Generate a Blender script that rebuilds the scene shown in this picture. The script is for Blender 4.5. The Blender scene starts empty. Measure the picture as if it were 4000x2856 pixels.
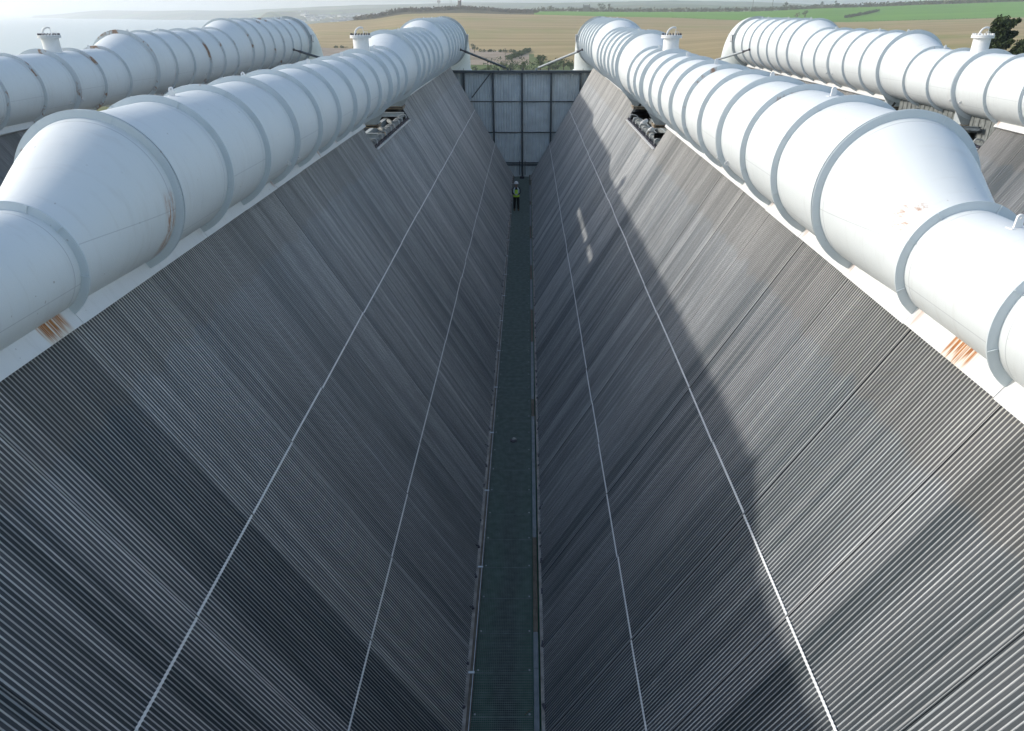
import bpy, bmesh, math, random
from mathutils import Vector, Matrix, noise
R = math.radians
C = bpy.context.scene.collection
rnd = random.Random(7)

# ---------------------------------------------------------------- camera
cam_d = bpy.data.cameras.new("camera"); cam = bpy.data.objects.new("camera", cam_d); C.objects.link(cam)
CAM = Vector((0.43, 0.0, 11.3))
cam.location = CAM; cam.rotation_euler = (R(90 - 26.39), 0, 0)
cam_d.sensor_width = 36; cam_d.lens = 24.957; cam_d.shift_x = -0.0155
cam_d.clip_start = 0.1; cam_d.clip_end = 90000
bpy.context.scene.camera = cam
# ---------------------------------------------------------------- sky, sun, exposure
SUN = Vector((-1.0, 0.14, 0.514)).normalized()
w = bpy.data.worlds.new("World"); bpy.context.scene.world = w; w.use_nodes = True
nt = w.node_tree; bg = nt.nodes["Background"]
sky = nt.nodes.new("ShaderNodeTexSky"); sky.sky_type = 'NISHITA'; sky.sun_disc = False
sky.sun_elevation = math.asin(SUN.z); sky.sun_rotation = math.atan2(SUN.x, SUN.y)
sky.altitude = 50; sky.air_density = 1.1; sky.dust_density = 1.8; sky.ozone_density = 0.7
tc = nt.nodes.new("ShaderNodeTexCoord"); sx_ = nt.nodes.new("ShaderNodeSeparateXYZ"); nt.links.new(tc.outputs["Generated"], sx_.inputs[0])
def wm(op, a, b):                      # pale milky veil that the sea haze lays over the lower sky
    o = nt.nodes.new("ShaderNodeMath"); o.operation = op
    for i, x in enumerate((a, b)):
        if isinstance(x, (int, float)): o.inputs[i].default_value = x
        else: nt.links.new(x, o.inputs[i])
    return o.outputs[0]
veil = wm('POWER', wm('SUBTRACT', 1.0, wm('MAXIMUM', sx_.outputs[2], 0.0)), 7.0)
vc = nt.nodes.new("ShaderNodeMix"); vc.data_type = 'RGBA'; vc.blend_type = 'ADD'; nt.links.new(veil, vc.inputs[0]); nt.links.new(sky.outputs[0], vc.inputs[6]); vc.inputs[7].default_value = (2.9, 3.0, 2.95, 1)
nt.links.new(vc.outputs[2], bg.inputs[0]); bg.inputs[1].default_value = 0.15
sun_d = bpy.data.lights.new("sun", 'SUN'); sun = bpy.data.objects.new("sun", sun_d); C.objects.link(sun)
sun_d.energy = 2.3; sun_d.angle = R(1.4); sun_d.color = (1.0, 0.955, 0.89)
sun.rotation_euler = SUN.to_track_quat('Z', 'Y').to_euler()
vs = bpy.context.scene.view_settings
vs.view_transform = 'Standard'; vs.look = 'None'; vs.gamma = 1; vs.use_curve_mapping = False
vs.exposure = 0.50
bpy.context.scene.cycles.volume_bounces = 2

# ---------------------------------------------------------------- node helpers
class NB:
    def __init__(s, name):
        s.m = bpy.data.materials.new(name); s.m.use_nodes = True
        s.t = s.m.node_tree; s.b = s.t.nodes["Principled BSDF"]
    def n(s, t, **k):
        o = s.t.nodes.new(t)
        for a, b in k.items(): setattr(o, a, b)
        return o
    def l(s, a, b): s.t.links.new(a, b)
    def val(s, x, sock):
        if isinstance(x, (int, float)): sock.default_value = x
        else: s.l(x, sock)
    def math(s, op, a, b=0.0, c=0.0, clamp=False):
        o = s.n("ShaderNodeMath", operation=op); o.use_clamp = clamp
        s.val(a, o.inputs[0]); s.val(b, o.inputs[1]); s.val(c, o.inputs[2]); return o.outputs[0]
    def pos(s):
        g = s.n("ShaderNodeNewGeometry"); x = s.n("ShaderNodeSeparateXYZ"); s.l(g.outputs["Position"], x.inputs[0])
        return x.outputs[0], x.outputs[1], x.outputs[2]
    def opos(s):
        g = s.n("ShaderNodeTexCoord"); x = s.n("ShaderNodeSeparateXYZ"); s.l(g.outputs["Object"], x.inputs[0])
        return x.outputs[0], x.outputs[1], x.outputs[2]
    def vec(s, x, y, z):
        c = s.n("ShaderNodeCombineXYZ"); s.val(x, c.inputs[0]); s.val(y, c.inputs[1]); s.val(z, c.inputs[2]); return c.outputs[0]
    def noise(s, v, scale, detail=2.0, rough=0.5):
        o = s.n("ShaderNodeTexNoise"); s.l(v, o.inputs["Vector"])
        o.inputs["Scale"].default_value = scale; o.inputs["Detail"].default_value = detail; o.inputs["Roughness"].default_value = rough
        return o.outputs[0]
    def ramp(s, f, *st):
        o = s.n("ShaderNodeValToRGB"); s.l(f, o.inputs[0]); e = o.color_ramp.elements
        while len(e) < len(st): e.new(0.5)
        for i, (p, c) in enumerate(st):
            e[i].position = p; e[i].color = (c, c, c, 1) if isinstance(c, (int, float)) else (*c, 1)
        return o.outputs[0]
    def mix(s, f, a, b, mode='MIX'):
        o = s.n("ShaderNodeMix", data_type='RGBA', blend_type=mode)
        s.val(f, o.inputs[0])
        for x, i in ((a, 6), (b, 7)):
            if isinstance(x, tuple): o.inputs[i].default_value = (*x, 1)
            else: s.l(x, o.inputs[i])
        return o.outputs[2]
    def step(s, x, a, b):   # smooth 0..1 between a and b
        o = s.n("ShaderNodeMapRange", interpolation_type='SMOOTHSTEP'); s.val(x, o.inputs[0])
        o.inputs[1].default_value = a; o.inputs[2].default_value = b; return o.outputs[0]
    def fin(s, col, rough=0.5, metal=0.0, spec=0.5, bump=None, bd=0.01):
        if isinstance(col, tuple): s.b.inputs["Base Color"].default_value = (*col, 1)
        else: s.l(col, s.b.inputs["Base Color"])
        s.val(rough, s.b.inputs["Roughness"]); s.b.inputs["Metallic"].default_value = metal
        s.b.inputs["Specular IOR Level"].default_value = spec
        if bump is not None:
            o = s.n("ShaderNodeBump"); o.inputs["Distance"].default_value = bd; s.l(bump, o.inputs["Height"]); s.l(o.outputs[0], s.b.inputs["Normal"])
        return s.m
def plain(name, col, rough=0.6, metal=0.0, var=0.12, scale=6.0, spec=0.4):
    b = NB(name); x, y, z = b.pos(); n = b.noise(b.vec(x, y, z), scale, 4)
    f = b.ramp(n, (0.3, 0.0), (0.7, 1.0))
    c = b.mix(f, tuple(v * (1 - var) for v in col), tuple(min(1, v * (1 + var)) for v in col))
    return b.fin(c, rough, metal, spec)

# streak value shared by tubes and fin packs: varies along the valley, nearly constant up the slope
def streaks(b):
    x, y, z = b.pos()
    sg = b.math('SIGN', x)
    a = b.noise(b.vec(b.math('MULTIPLY', y, 1.0), b.math('MULTIPLY', z, 0.012), b.math('MULTIPLY', sg, 3.0)), 1.1, 6, 0.72)
    c = b.noise(b.vec(y, b.math('MULTIPLY', z, 0.03), sg), 10.0, 4, 0.7)
    cell = b.n("ShaderNodeTexWhiteNoise", noise_dimensions='2D')
    b.l(b.vec(b.math('FLOOR', b.math('DIVIDE', b.math('SUBTRACT', y, 0.507), 0.9605)), sg, 0.0), cell.inputs[0])
    cell2 = b.n("ShaderNodeTexWhiteNoise", noise_dimensions='2D')
    wob = b.noise(b.vec(y, sg, 2.0), 0.9, 3)
    b.l(b.vec(b.math('FLOOR', b.math('MULTIPLY', b.math('ADD', y, b.math('MULTIPLY', wob, 3.0)), 3.6)), sg, 5.0), cell2.inputs[0])
    a = b.math('ADD', b.math('MULTIPLY', b.math('SUBTRACT', a, 0.5), 1.9), 0.5)
    v = b.math('ADD', b.math('MULTIPLY', a, 0.17), b.math('ADD', b.math('MULTIPLY', c, 0.50), b.math('ADD', b.math('MULTIPLY', cell2.outputs[0], 0.20), b.math('MULTIPLY', cell.outputs[0], 0.10))))
    soft = b.noise(b.vec(x, y, z), 0.35, 3, 0.55)
    v = b.math('ADD', v, b.math('MULTIPLY', b.math('SUBTRACT', soft, 0.5), 0.12))
    top = b.step(b.math('ADD', z, b.math('MULTIPLY', b.noise(b.vec(y, sg, 0.0), 2.2, 1), 0.5)), 7.05, 7.2)
    return v, top, (x, y, z)
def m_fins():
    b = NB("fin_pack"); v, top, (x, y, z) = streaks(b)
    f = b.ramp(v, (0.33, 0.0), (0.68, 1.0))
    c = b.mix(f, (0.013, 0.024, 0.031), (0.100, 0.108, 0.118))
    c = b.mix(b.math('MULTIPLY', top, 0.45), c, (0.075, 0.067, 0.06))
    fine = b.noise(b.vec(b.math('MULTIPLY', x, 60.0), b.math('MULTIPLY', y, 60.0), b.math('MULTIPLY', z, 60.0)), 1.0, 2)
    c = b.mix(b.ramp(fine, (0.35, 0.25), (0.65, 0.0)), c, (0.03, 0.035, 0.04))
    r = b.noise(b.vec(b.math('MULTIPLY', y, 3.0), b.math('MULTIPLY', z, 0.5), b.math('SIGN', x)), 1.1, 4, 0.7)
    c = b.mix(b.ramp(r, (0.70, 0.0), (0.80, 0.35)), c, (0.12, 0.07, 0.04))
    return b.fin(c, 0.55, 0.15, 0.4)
def m_tube():
    b = NB("tube_galvanised"); v, top, (x, y, z) = streaks(b)
    f = b.ramp(v, (0.31, 0.0), (0.70, 1.0))
    c = b.mix(f, (0.22, 0.245, 0.26), (0.72, 0.72, 0.705))
    c = b.mix(b.math('MULTIPLY', top, 0.25), c, (0.34, 0.29, 0.22))
    w_ = b.noise(b.vec(b.math('MULTIPLY', y, 30.0), b.math('MULTIPLY', z, 1.3), b.math('SIGN', x)), 1.0, 2)
    c = b.mix(b.ramp(w_, (0.40, 0.35), (0.62, 0.0)), c, (0.22, 0.21, 0.19))
    return b.fin(c, 0.5, 0.1, 0.5)
M_FIN, M_TUBE = m_fins(), m_tube()
M_GAP = plain("dark_steel_gap", (0.02, 0.024, 0.03), 0.8)

RING0, PITCH = 6.27, 1.921            # supports every PITCH metres along the valley
def ringy(j): return RING0 + PITCH * j
def m_paint(name, base=(0.70, 0.745, 0.755), rust=0.0, lines=False, skirt=False, flange=False):
    b = NB(name); x, y, z = b.pos(); p = b.vec(x, y, z)
    n1 = b.noise(p, 0.9, 5, 0.6)
    c = b.mix(b.ramp(n1, (0.35, 0.0), (0.7, 1.0)), tuple(v * 0.95 for v in base), base)
    dirt = b.noise(b.vec(b.math('MULTIPLY', x, 1.0), b.math('MULTIPLY', y, 5.0), b.math('MULTIPLY', z, 0.7)), 1.6, 5, 0.65)
    c = b.mix(b.ramp(dirt, (0.54, 0.0), (0.78, 0.30)), c, (0.48, 0.48, 0.45))
    blo = b.noise(p, 0.45, 6, 0.7); c = b.mix(b.ramp(blo, (0.42, 0.0), (0.68, 0.22)), c, (0.58, 0.62, 0.63))
    spk = b.noise(p, 14.0, 1)
    c = b.mix(b.ramp(spk, (0.78, 0.0), (0.80, 0.6)), c, (0.30, 0.28, 0.26))
    if lines:      # plate weld seams: one round seam between rings and long seams that step from can to can
        u = b.math('FRACT', b.math('DIVIDE', b.math('SUBTRACT', y, RING0 + 0.83), PITCH))
        ln = b.math('LESS_THAN', b.math('ABSOLUTE', b.math('SUBTRACT', u, 0.5)), 0.0032)
        zz = b.math('FLOOR', b.math('DIVIDE', b.math('SUBTRACT', y, RING0), PITCH))
        l2 = b.math('LESS_THAN', b.math('ABSOLUTE', b.math('SUBTRACT', z, b.math('ADD', 8.35, b.math('MULTIPLY', b.math('MODULO', zz, 2.0), 0.45)))), 0.006)
        c = b.mix(b.math('MULTIPLY', b.math('MAXIMUM', ln, b.math('MULTIPLY', l2, 0.7)), 0.6), c, (0.34, 0.37, 0.40))
        # two rust smears on the near cone of the inner right duct, and a run beside the big ring of the inner left duct
        def win(v_, a_, b_, s_): return b.math('MULTIPLY', b.step(v_, a_, a_ + s_), b.step(v_, b_, b_ - s_))
        q1 = b.noise(b.vec(b.math('MULTIPLY', x, 3.0), b.math('MULTIPLY', y, 3.0), b.math('MULTIPLY', z, 9.0)), 2.2, 5, 0.75)
        w1 = b.math('MULTIPLY', win(y, 8.28, 8.85, 0.2), b.math('MULTIPLY', win(z, 8.85, 9.30, 0.12), win(x, 4.6, 5.55, 0.05)))
        q2 = b.noise(b.vec(0.0, b.math('MULTIPLY', y, 16.0), b.math('MULTIPLY', z, 2.2)), 1.3, 5, 0.75)
        w2 = b.math('MULTIPLY', win(y, 9.80, 10.12, 0.14), b.math('MULTIPLY', win(z, 8.05, 9.15, 0.25), win(x, -5.4, -4.3, 0.05)))
        rs_ = b.math('MAXIMUM', b.math('MULTIPLY', w1, b.ramp(q1, (0.50, 0.0), (0.64, 0.8))), b.math('MULTIPLY', w2, b.ramp(q2, (0.44, 0.0), (0.58, 0.95))))
        c = b.mix(rs_, c, (0.36, 0.16, 0.06))
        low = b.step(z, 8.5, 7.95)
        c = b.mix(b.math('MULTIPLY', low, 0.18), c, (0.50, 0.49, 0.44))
    if rust > 0:
        # thin rust runs that hang from the ring welds
        q = b.noise(b.vec(b.math('MULTIPLY', x, 2.2), b.math('MULTIPLY', y, 11.0), b.math('MULTIPLY', z, 1.6)), 0.8, 5, 0.7)
        near = b.math('ABSOLUTE', b.math('SUBTRACT', b.math('FRACT', b.math('DIVIDE', b.math('SUBTRACT', y, RING0 - PITCH / 2), PITCH)), 0.5))
        nr = b.ramp(near, (0.0, 1.0), (0.07, 0.0)) if not (flange or skirt) else None
        big = b.noise(b.vec(x, y, z), 0.22, 2)
        m = b.ramp(b.math('ADD', q, b.math('MULTIPLY', b.math('SUBTRACT', big, 0.5), 0.5)), (0.69 - rust * 0.13, 0.0), (0.74 - rust * 0.13, 0.9))
        if nr is not None: m = b.math('MULTIPLY', m, b.math('ADD', b.math('MULTIPLY', nr, 0.85), 0.03))
        rc = b.mix(b.noise(p, 5.0, 3), (0.20, 0.09, 0.06), (0.46, 0.30, 0.18))
        c = b.mix(m, c, rc)
    if skirt:
        q = b.noise(b.vec(0.0, b.math('MULTIPLY', y, 26.0), b.math('MULTIPLY', x, 0.2)), 1.0, 3, 0.6)
        s = b.ramp(q, (0.40, 0.0), (0.52, 1.0))
        # runs under each support: sparse, plus two heavy patches on the inner slopes
        cell = b.n("ShaderNodeTexWhiteNoise", noise_dimensions='2D')
        fl = b.math('FLOOR', b.math('DIVIDE', b.math('SUBTRACT', y, RING0 - PITCH * 0.5), PITCH))
        b.l(b.vec(fl, b.math('FLOOR', b.math('DIVIDE', x, 4.0)), 0.0), cell.inputs[0])
        u = b.math('ABSOLUTE', b.math('SUBTRACT', b.math('FRACT', b.math('DIVIDE', b.math('SUBTRACT', y, RING0 - PITCH / 2 - 0.12), PITCH)), 0.5))
        run = b.math('MULTIPLY', b.ramp(u, (0.012, 1.0), (0.045, 0.0)), b.ramp(cell.outputs[0], (0.35, 0.0), (0.7, 0.75)))
        pa = b.math('MULTIPLY', b.math('MULTIPLY', b.step(y, 7.50, 7.56), b.step(y, 8.04, 7.92)), b.math('MULTIPLY', b.math('LESS_THAN', x, 0.0), b.math('GREATER_THAN', x, -6.5)))
        pb = b.math('MULTIPLY', b.math('MULTIPLY', b.step(y, 6.80, 6.92), b.step(y, 7.34, 7.28)), b.math('MULTIPLY', b.math('GREATER_THAN', x, 0.0), b.math('LESS_THAN', x, 6.5)))
        ln_ = b.noise(b.vec(0.0, b.math('MULTIPLY', y, 9.0), b.math('FLOOR', x)), 1.0, 3, 0.7)
        zr = b.math('SUBTRACT', 8.02, b.math('MULTIPLY', b.math('SUBTRACT', ln_, 0.22), 0.62))     # every run ends at its own height
        reach = b.step(b.math('SUBTRACT', z, zr), -0.03, 0.10)
        m = b.math('MULTIPLY', b.math('MULTIPLY', s, reach), b.math('MAXIMUM', b.math('MULTIPLY', run, 0.8), b.math('MAXIMUM', pa, pb)))
        tint = b.math('MULTIPLY', b.math('MAXIMUM', pa, pb), 0.45)
        c = b.mix(tint, c, (0.62, 0.52, 0.36))
        rc = b.mix(b.noise(p, 12.0, 3), (0.20, 0.055, 0.015), (0.46, 0.19, 0.04))
        c = b.mix(m, c, rc)
    rg = b.ramp(b.noise(p, 1.7, 4), (0.3, 0.48), (0.7, 0.66))
    return b.fin(c, rg, 0.0, 0.28, b.noise(p, 1.1, 3), 0.02)
M_SHELL = m_paint("white_duct_paint", rust=0.15, lines=True)
M_SHELL_R = m_paint("white_duct_paint_rusty", rust=0.9, lines=True)
M_FLG = m_paint("ring_paint", (0.62, 0.68, 0.71), rust=0.05, flange=True)
M_FLG_R = m_paint("ring_paint_rusty", (0.62, 0.66, 0.68), rust=0.75, flange=True)
M_SKIRT = m_paint("skirt_paint", (0.72, 0.73, 0.72), skirt=True)
M_WHITE = plain("white_paint", (0.72, 0.73, 0.73), 0.4, var=0.04)
M_GREY = plain("grey_painted_steel", (0.42, 0.46, 0.47), 0.5, var=0.12)
M_RUSTY = plain("rusty_steel", (0.30, 0.24, 0.17), 0.8, var=0.4, scale=3)
M_DARK = plain("dark_painted_steel", (0.085, 0.105, 0.12), 0.5, var=0.2)
M_BOLT = plain("dark_bolts", (0.045, 0.045, 0.06), 0.5)
M_GALV = plain("galvanised_steel", (0.42, 0.46, 0.49), 0.42, 0.5, var=0.15)
M_STRIP = plain("pale_spacer_metal", (0.80, 0.81, 0.80), 0.45, 0.0, var=0.08)

# ---------------------------------------------------------------- mesh builder
class MB:
    def __init__(s): s.v = []; s.f = []; s.mi = []; s.cur = 0; s.sm = []; s.smooth = False
    def mat(s, i): s.cur = i; return s
    def add(s, vs_, fs):
        o = len(s.v); s.v += [tuple(p) for p in vs_]
        for f in fs: s.f.append([o + i for i in f]); s.mi.append(s.cur); s.sm.append(s.smooth)
    def box(s, c, d, rot=None):
        x, y, z = d[0] / 2, d[1] / 2, d[2] / 2
        P = [Vector(p) for p in ((-x, -y, -z), (x, -y, -z), (x, y, -z), (-x, y, -z), (-x, -y, z), (x, -y, z), (x, y, z), (-x, y, z))]
        if rot is not None: P = [rot @ p for p in P]
        c = Vector(c)
        s.add([p + c for p in P], [(0, 3, 2, 1), (4, 5, 6, 7), (0, 1, 5, 4), (1, 2, 6, 5), (2, 3, 7, 6), (3, 0, 4, 7)])
    def bar(s, a, b, wd, ht, up=Vector((0, 0, 1))):
        a, b = Vector(a), Vector(b); d = (b - a); L = d.length; d.normalize()
        sd = d.cross(up)
        if sd.length < 1e-4: sd = d.cross(Vector((1, 0, 0)))
        sd.normalize(); u = sd.cross(d)
        M = Matrix((sd, d, u)).transposed()
        s.box((a + b) / 2, (wd, L, ht), M)
    def ibeam(s, a, b, wd, ht, t=0.02):
        a, b = Vector(a), Vector(b); d = (b - a).normalized(); up = Vector((0, 0, 1))
        if abs(d.z) > 0.9: up = Vector((0, 1, 0))
        sd = d.cross(up).normalized(); u = sd.cross(d)
        s.bar(a + u * (ht / 2 - t / 2), b + u * (ht / 2 - t / 2), wd, t, up)
        s.bar(a - u * (ht / 2 - t / 2), b - u * (ht / 2 - t / 2), wd, t, up)
        s.bar(a, b, t, ht - 2 * t - 0.002, up)
    def tube(s, pts, rad, n=10, caps=True):
        pts = [Vector(p) for p in pts]; rad = rad if isinstance(rad, (list, tuple)) else [rad] * len(pts)
        rings = []; up = None
        for i, p in enumerate(pts):
            d = (pts[min(i + 1, len(pts) - 1)] - pts[max(i - 1, 0)]).normalized()
            if up is None: up = Vector((0, 0, 1)) if abs(d.z) < 0.9 else Vector((1, 0, 0))
            sd = d.cross(up).normalized(); up = sd.cross(d)
            rings.append([p + (sd * math.cos(2 * math.pi * k / n) + up * math.sin(2 * math.pi * k / n)) * rad[i] for k in range(n)])
        V = [q for r_ in rings for q in r_]; F = []
        for i in range(len(rings) - 1):
            for k in range(n):
                F.append((i * n + k, i * n + (k + 1) % n, (i + 1) * n + (k + 1) % n, (i + 1) * n + k))
        sm = s.smooth; s.smooth = True; s.add(V, F); s.smooth = sm
        if caps:
            s.add(rings[0], [tuple(range(n))[::-1]][:1]); s.add(rings[-1], [tuple(range(n))])
    def lathe(s, prof, c, axis='Z', n=24, smooth=True):     # prof: (radius, height)
        c = Vector(c); V = []; F = []
        for r_, h in prof:
            for k in range(n):
                a = 2 * math.pi * k / n; u, v = r_ * math.cos(a), r_ * math.sin(a)
                V.append(c + (Vector((u, v, h)) if axis == 'Z' else Vector((u, h, v))))
        for i in range(len(prof) - 1):
            for k in range(n): F.append((i * n + k, i * n + (k + 1) % n, (i + 1) * n + (k + 1) % n, (i + 1) * n + k))
        sm = s.smooth; s.smooth = smooth; s.add(V, F); s.smooth = sm
    def ringplate(s, c, r0, r1, t, n=96):                     # flat ring in a plane of constant y
        s.lathe([(r0, -t / 2), (r1, -t / 2), (r1, t / 2), (r0, t / 2), (r0, -t / 2)], c, 'Y', n, smooth=False)
    def prism(s, poly, a, b, axis='Y'):                       # poly: (x,z) outline swept along y from a to b
        n = len(poly)
        V = [Vector((p[0], a, p[1])) for p in poly] + [Vector((p[0], b, p[1])) for p in poly]
        if axis == 'X': V = [Vector((v.y, v.x, v.z)) for v in V]
        F = [tuple(range(n))[::-1], tuple(range(n, 2 * n))] + [(k, (k + 1) % n, n + (k + 1) % n, n + k) for k in range(n)]
        s.add(V, F)
    def mesh(s, name, mats):
        me = bpy.data.meshes.new(name); me.from_pydata(s.v, [], s.f)
        for m in (mats if isinstance(mats, (list, tuple)) else [mats]): me.materials.append(m)
        me.polygons.foreach_set("material_index", s.mi); me.polygons.foreach_set("use_smooth", s.sm)
        me.validate(); me.update()
        b = bmesh.new(); b.from_mesh(me); bmesh.ops.recalc_face_normals(b, faces=b.faces); b.to_mesh(me); b.free()
        return me
    def build(s, name, mats, parent=None, loc=None):
        o = bpy.data.objects.new(name, s.mesh(name, mats)); C.objects.link(o)
        if parent is not None: o.parent = parent
        if loc is not None: o.location = loc
        return o
def thing(name, label, cat, loc=(0, 0, 0), rz=0, group=None):
    o = bpy.data.objects.new(name, None); C.objects.link(o); o.empty_display_size = 0.3
    o.location = loc; o.rotation_euler = (0, 0, rz); tag(o, label, cat, group); return o
def tag(o, label, cat, group=None):
    o["label"] = label; o["category"] = cat
    if group: o["group"] = group
    return o
def struct(o): o["kind"] = "structure"; return o
def link(name, me, parent=None, loc=(0, 0, 0), rot=(0, 0, 0)):
    o = bpy.data.objects.new(name, me); C.objects.link(o); o.parent = parent; o.location = loc; o.rotation_euler = rot; return o
def dup(o, parent=None):
    c = o.copy(); C.objects.link(c)
    if parent is not None: c.parent = parent
    for ch in list(o.children): dup(ch, c)
    return c

# ================================================================ finned tube slopes
BOT, SL = 0.70, 0.585                  # slope plane: |x| = BOT + SL*z
TH = math.atan2(1.0, SL); LEN = 7.82 / math.sin(TH); LCUT = 7.05 / math.sin(TH)
JS = range(-5, 26); OPEN = (10, 11, 12, 13); FARY = ringy(26)
def panel_mesh(L, seam=True):
    m = MB(); p = 0.0575; nt_ = 33; gap = PITCH - nt_ * p; y0 = gap / 2
    m.mat(0); m.box((L / 2, PITCH / 2, -0.11), (L, nt_ * p, 0.20))          # finned pack, surface at n = -0.01
    m.mat(1)
    for k in range(nt_):
        yc = y0 + (k + 0.5) * p; w_ = 0.0084 if 0 < k < nt_ - 1 else 0.011
        pr = [(-w_, -0.011), (-w_ * 0.8, -0.0055), (-w_ * 0.4, -0.002), (w_ * 0.4, -0.002), (w_ * 0.8, -0.0055), (w_, -0.011)]
        V = [(0, yc + a, b) for a, b in pr] + [(L, yc + a, b) for a, b in pr]
        m.smooth = True; m.add(V, [(i, i + 1, i + 7, i + 6) for i in range(5)]); m.smooth = False; m.add(V, [(0, 5, 4, 3, 2, 1), (6, 7, 8, 9, 10, 11)])
    m.mat(2 if seam else 0); m.box((L / 2, 0.0, -0.16 if seam else -0.068), (L - 0.02, gap * 1.5, 0.10))
    for q_, yy in enumerate((y0 - 0.006, PITCH - y0 + 0.006)):             # side frame edges of the bundle
        m.mat((2 if seam else 0) if q_ else 1); m.box((L / 2, yy, -0.056), (L, 0.006, 0.11))
    return m.mesh("tube_panel", [M_FIN, M_TUBE, M_GAP])
def strip_mesh(seed):
    rr = random.Random(seed); m = MB(); p = 0.0575; n = 66; g = (PITCH - 33 * p) / 2
    P = []
    for i in range(n + 1):
        y = g + 0.004 + i * (PITCH - 2 * g - 0.008) / n
        P.append((0.005 * (1 if i % 2 else -1), y, 0.006 + (0.006 if i % 2 else 0)))
    for i in range(n):
        a, b = P[i], P[i + 1]; h = 0.016
        V = [(a[0] - h, a[1], a[2]), (a[0] + h, a[1], a[2]), (a[0] + h, a[1], a[2] + 0.008), (a[0] - h, a[1], a[2] + 0.008),
             (b[0] - h, b[1], b[2]), (b[0] + h, b[1], b[2]), (b[0] + h, b[1], b[2] + 0.008), (b[0] - h, b[1], b[2] + 0.008)]
        m.add(V, [(3, 2, 6, 7), (0, 3, 7, 4), (1, 5, 6, 2), (0, 4, 5, 1)])
    return m.mesh("spacer_strip", [M_STRIP])
PAN, PAN2, PANC, STR = panel_mesh(LEN), panel_mesh(LEN, False), panel_mesh(LCUT), strip_mesh(1)
AX = (-16.92, -5.64, 5.64, 16.92)
wall_labels = {
 (-5.64, 1): "shaded slope of grey finned tubes rising on the left of the walkway",
 (5.64, -1): "half sunlit slope of grey finned tubes rising on the right of the walkway",
 (-16.92, 1): "dark ribbed tube slope below the outermost left white duct, facing the inner left duct",
 (16.92, -1): "ribbed tube slope below the outermost right white duct, seen past the inner right duct",
 (-5.64, -1): "hidden back slope of finned tubes under the far side of the inner left duct",
 (5.64, 1): "hidden back slope of finned tubes under the far side of the inner right duct",
 (-16.92, -1): "outer slope of finned tubes on the sea side of the outermost left duct",
 (16.92, 1): "outer slope of finned tubes on the land side of the outermost right duct"}
for (ax, sd), lab in wall_labels.items():
    # sd=+1: slope faces +x ; sd=-1: faces -x
    vx = ax + sd * 5.64                 # centre line of the valley it faces
    if sd < 0:   t = thing('finned_tube_wall', lab, 'tube wall', (vx + BOT, 0, 0), 0, 'ribbed condenser slopes')
    else:        t = thing('finned_tube_wall', lab, 'tube wall', (vx - BOT, 0, 0), math.pi, 'ribbed condenser slopes')
    for j in JS:
        me = PANC if j in OPEN else (PAN2 if (j * 7 + int(ax)) % 5 in (1, 2, 4) and j not in (0, -1) else PAN)
        yy = ringy(j) if sd < 0 else -(ringy(j) + PITCH)
        dz = rnd.uniform(-0.004, 0.004)
        pn = link('tube_panel', me, t, (-dz, yy, 0), (0, -TH, 0))
        if abs(vx) < 1 or j < 12:
            for zz in (4.85, 2.36):
                s_ = link('spacer_strip', STR, pn, (zz / math.sin(TH) + rnd.uniform(-0.016, 0.016), 0, 0), (0, 0, rnd.uniform(-0.005, 0.005)))

# ================================================================ ducts
FB = 7.81; FD = 0.105                  # lowest point of the rings, ring depth
def rshell(j):
    return 0.67 if j <= 1 else 1.06 if j <= 13 else 1.31 if j <= 19 else 1.52
def zc(rs): return FB + FD + rs
def bx(m, poly, y0, y1): m.prism(poly, y0, y1)
def shell_mesh(mats):
    m = MB(); st = [(-6.0, 0.67), (ringy(1), 0.67), (ringy(1) + 0.05, 0.675)]
    def cone(j, a, b):
        o = []
        for k in range(1, 9):
            t = k / 8; t2 = t * t * (3 - 2 * t) * 0.35 + t * 0.65
            o.append((ringy(j) + 0.06 + (PITCH - 0.10) * t, a + (b - a) * t2))
        return o
    st = [(-6.0, 0.67), (ringy(1) + 0.06, 0.67)] + cone(1, 0.67, 1.06) + [(ringy(13) + 0.06, 1.06)] + cone(13, 1.06, 1.31) + [(ringy(19) + 0.06, 1.31)] + cone(19, 1.31, 1.52) + [(56.7, 1.52)]
    n = 96; V = []; F = []
    for y, r_ in st:
        for k in range(n):
            a = 2 * math.pi * k / n; V.append((r_ * math.cos(a), y, zc(r_) + r_ * math.sin(a)))
    for i in range(len(st) - 1):
        for k in range(n): F.append((i * n + k, i * n + (k + 1) % n, (i + 1) * n + (k + 1) % n, (i + 1) * n + k))
    m.smooth = True; m.add(V, F); return m.mesh("shell", mats)
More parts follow.
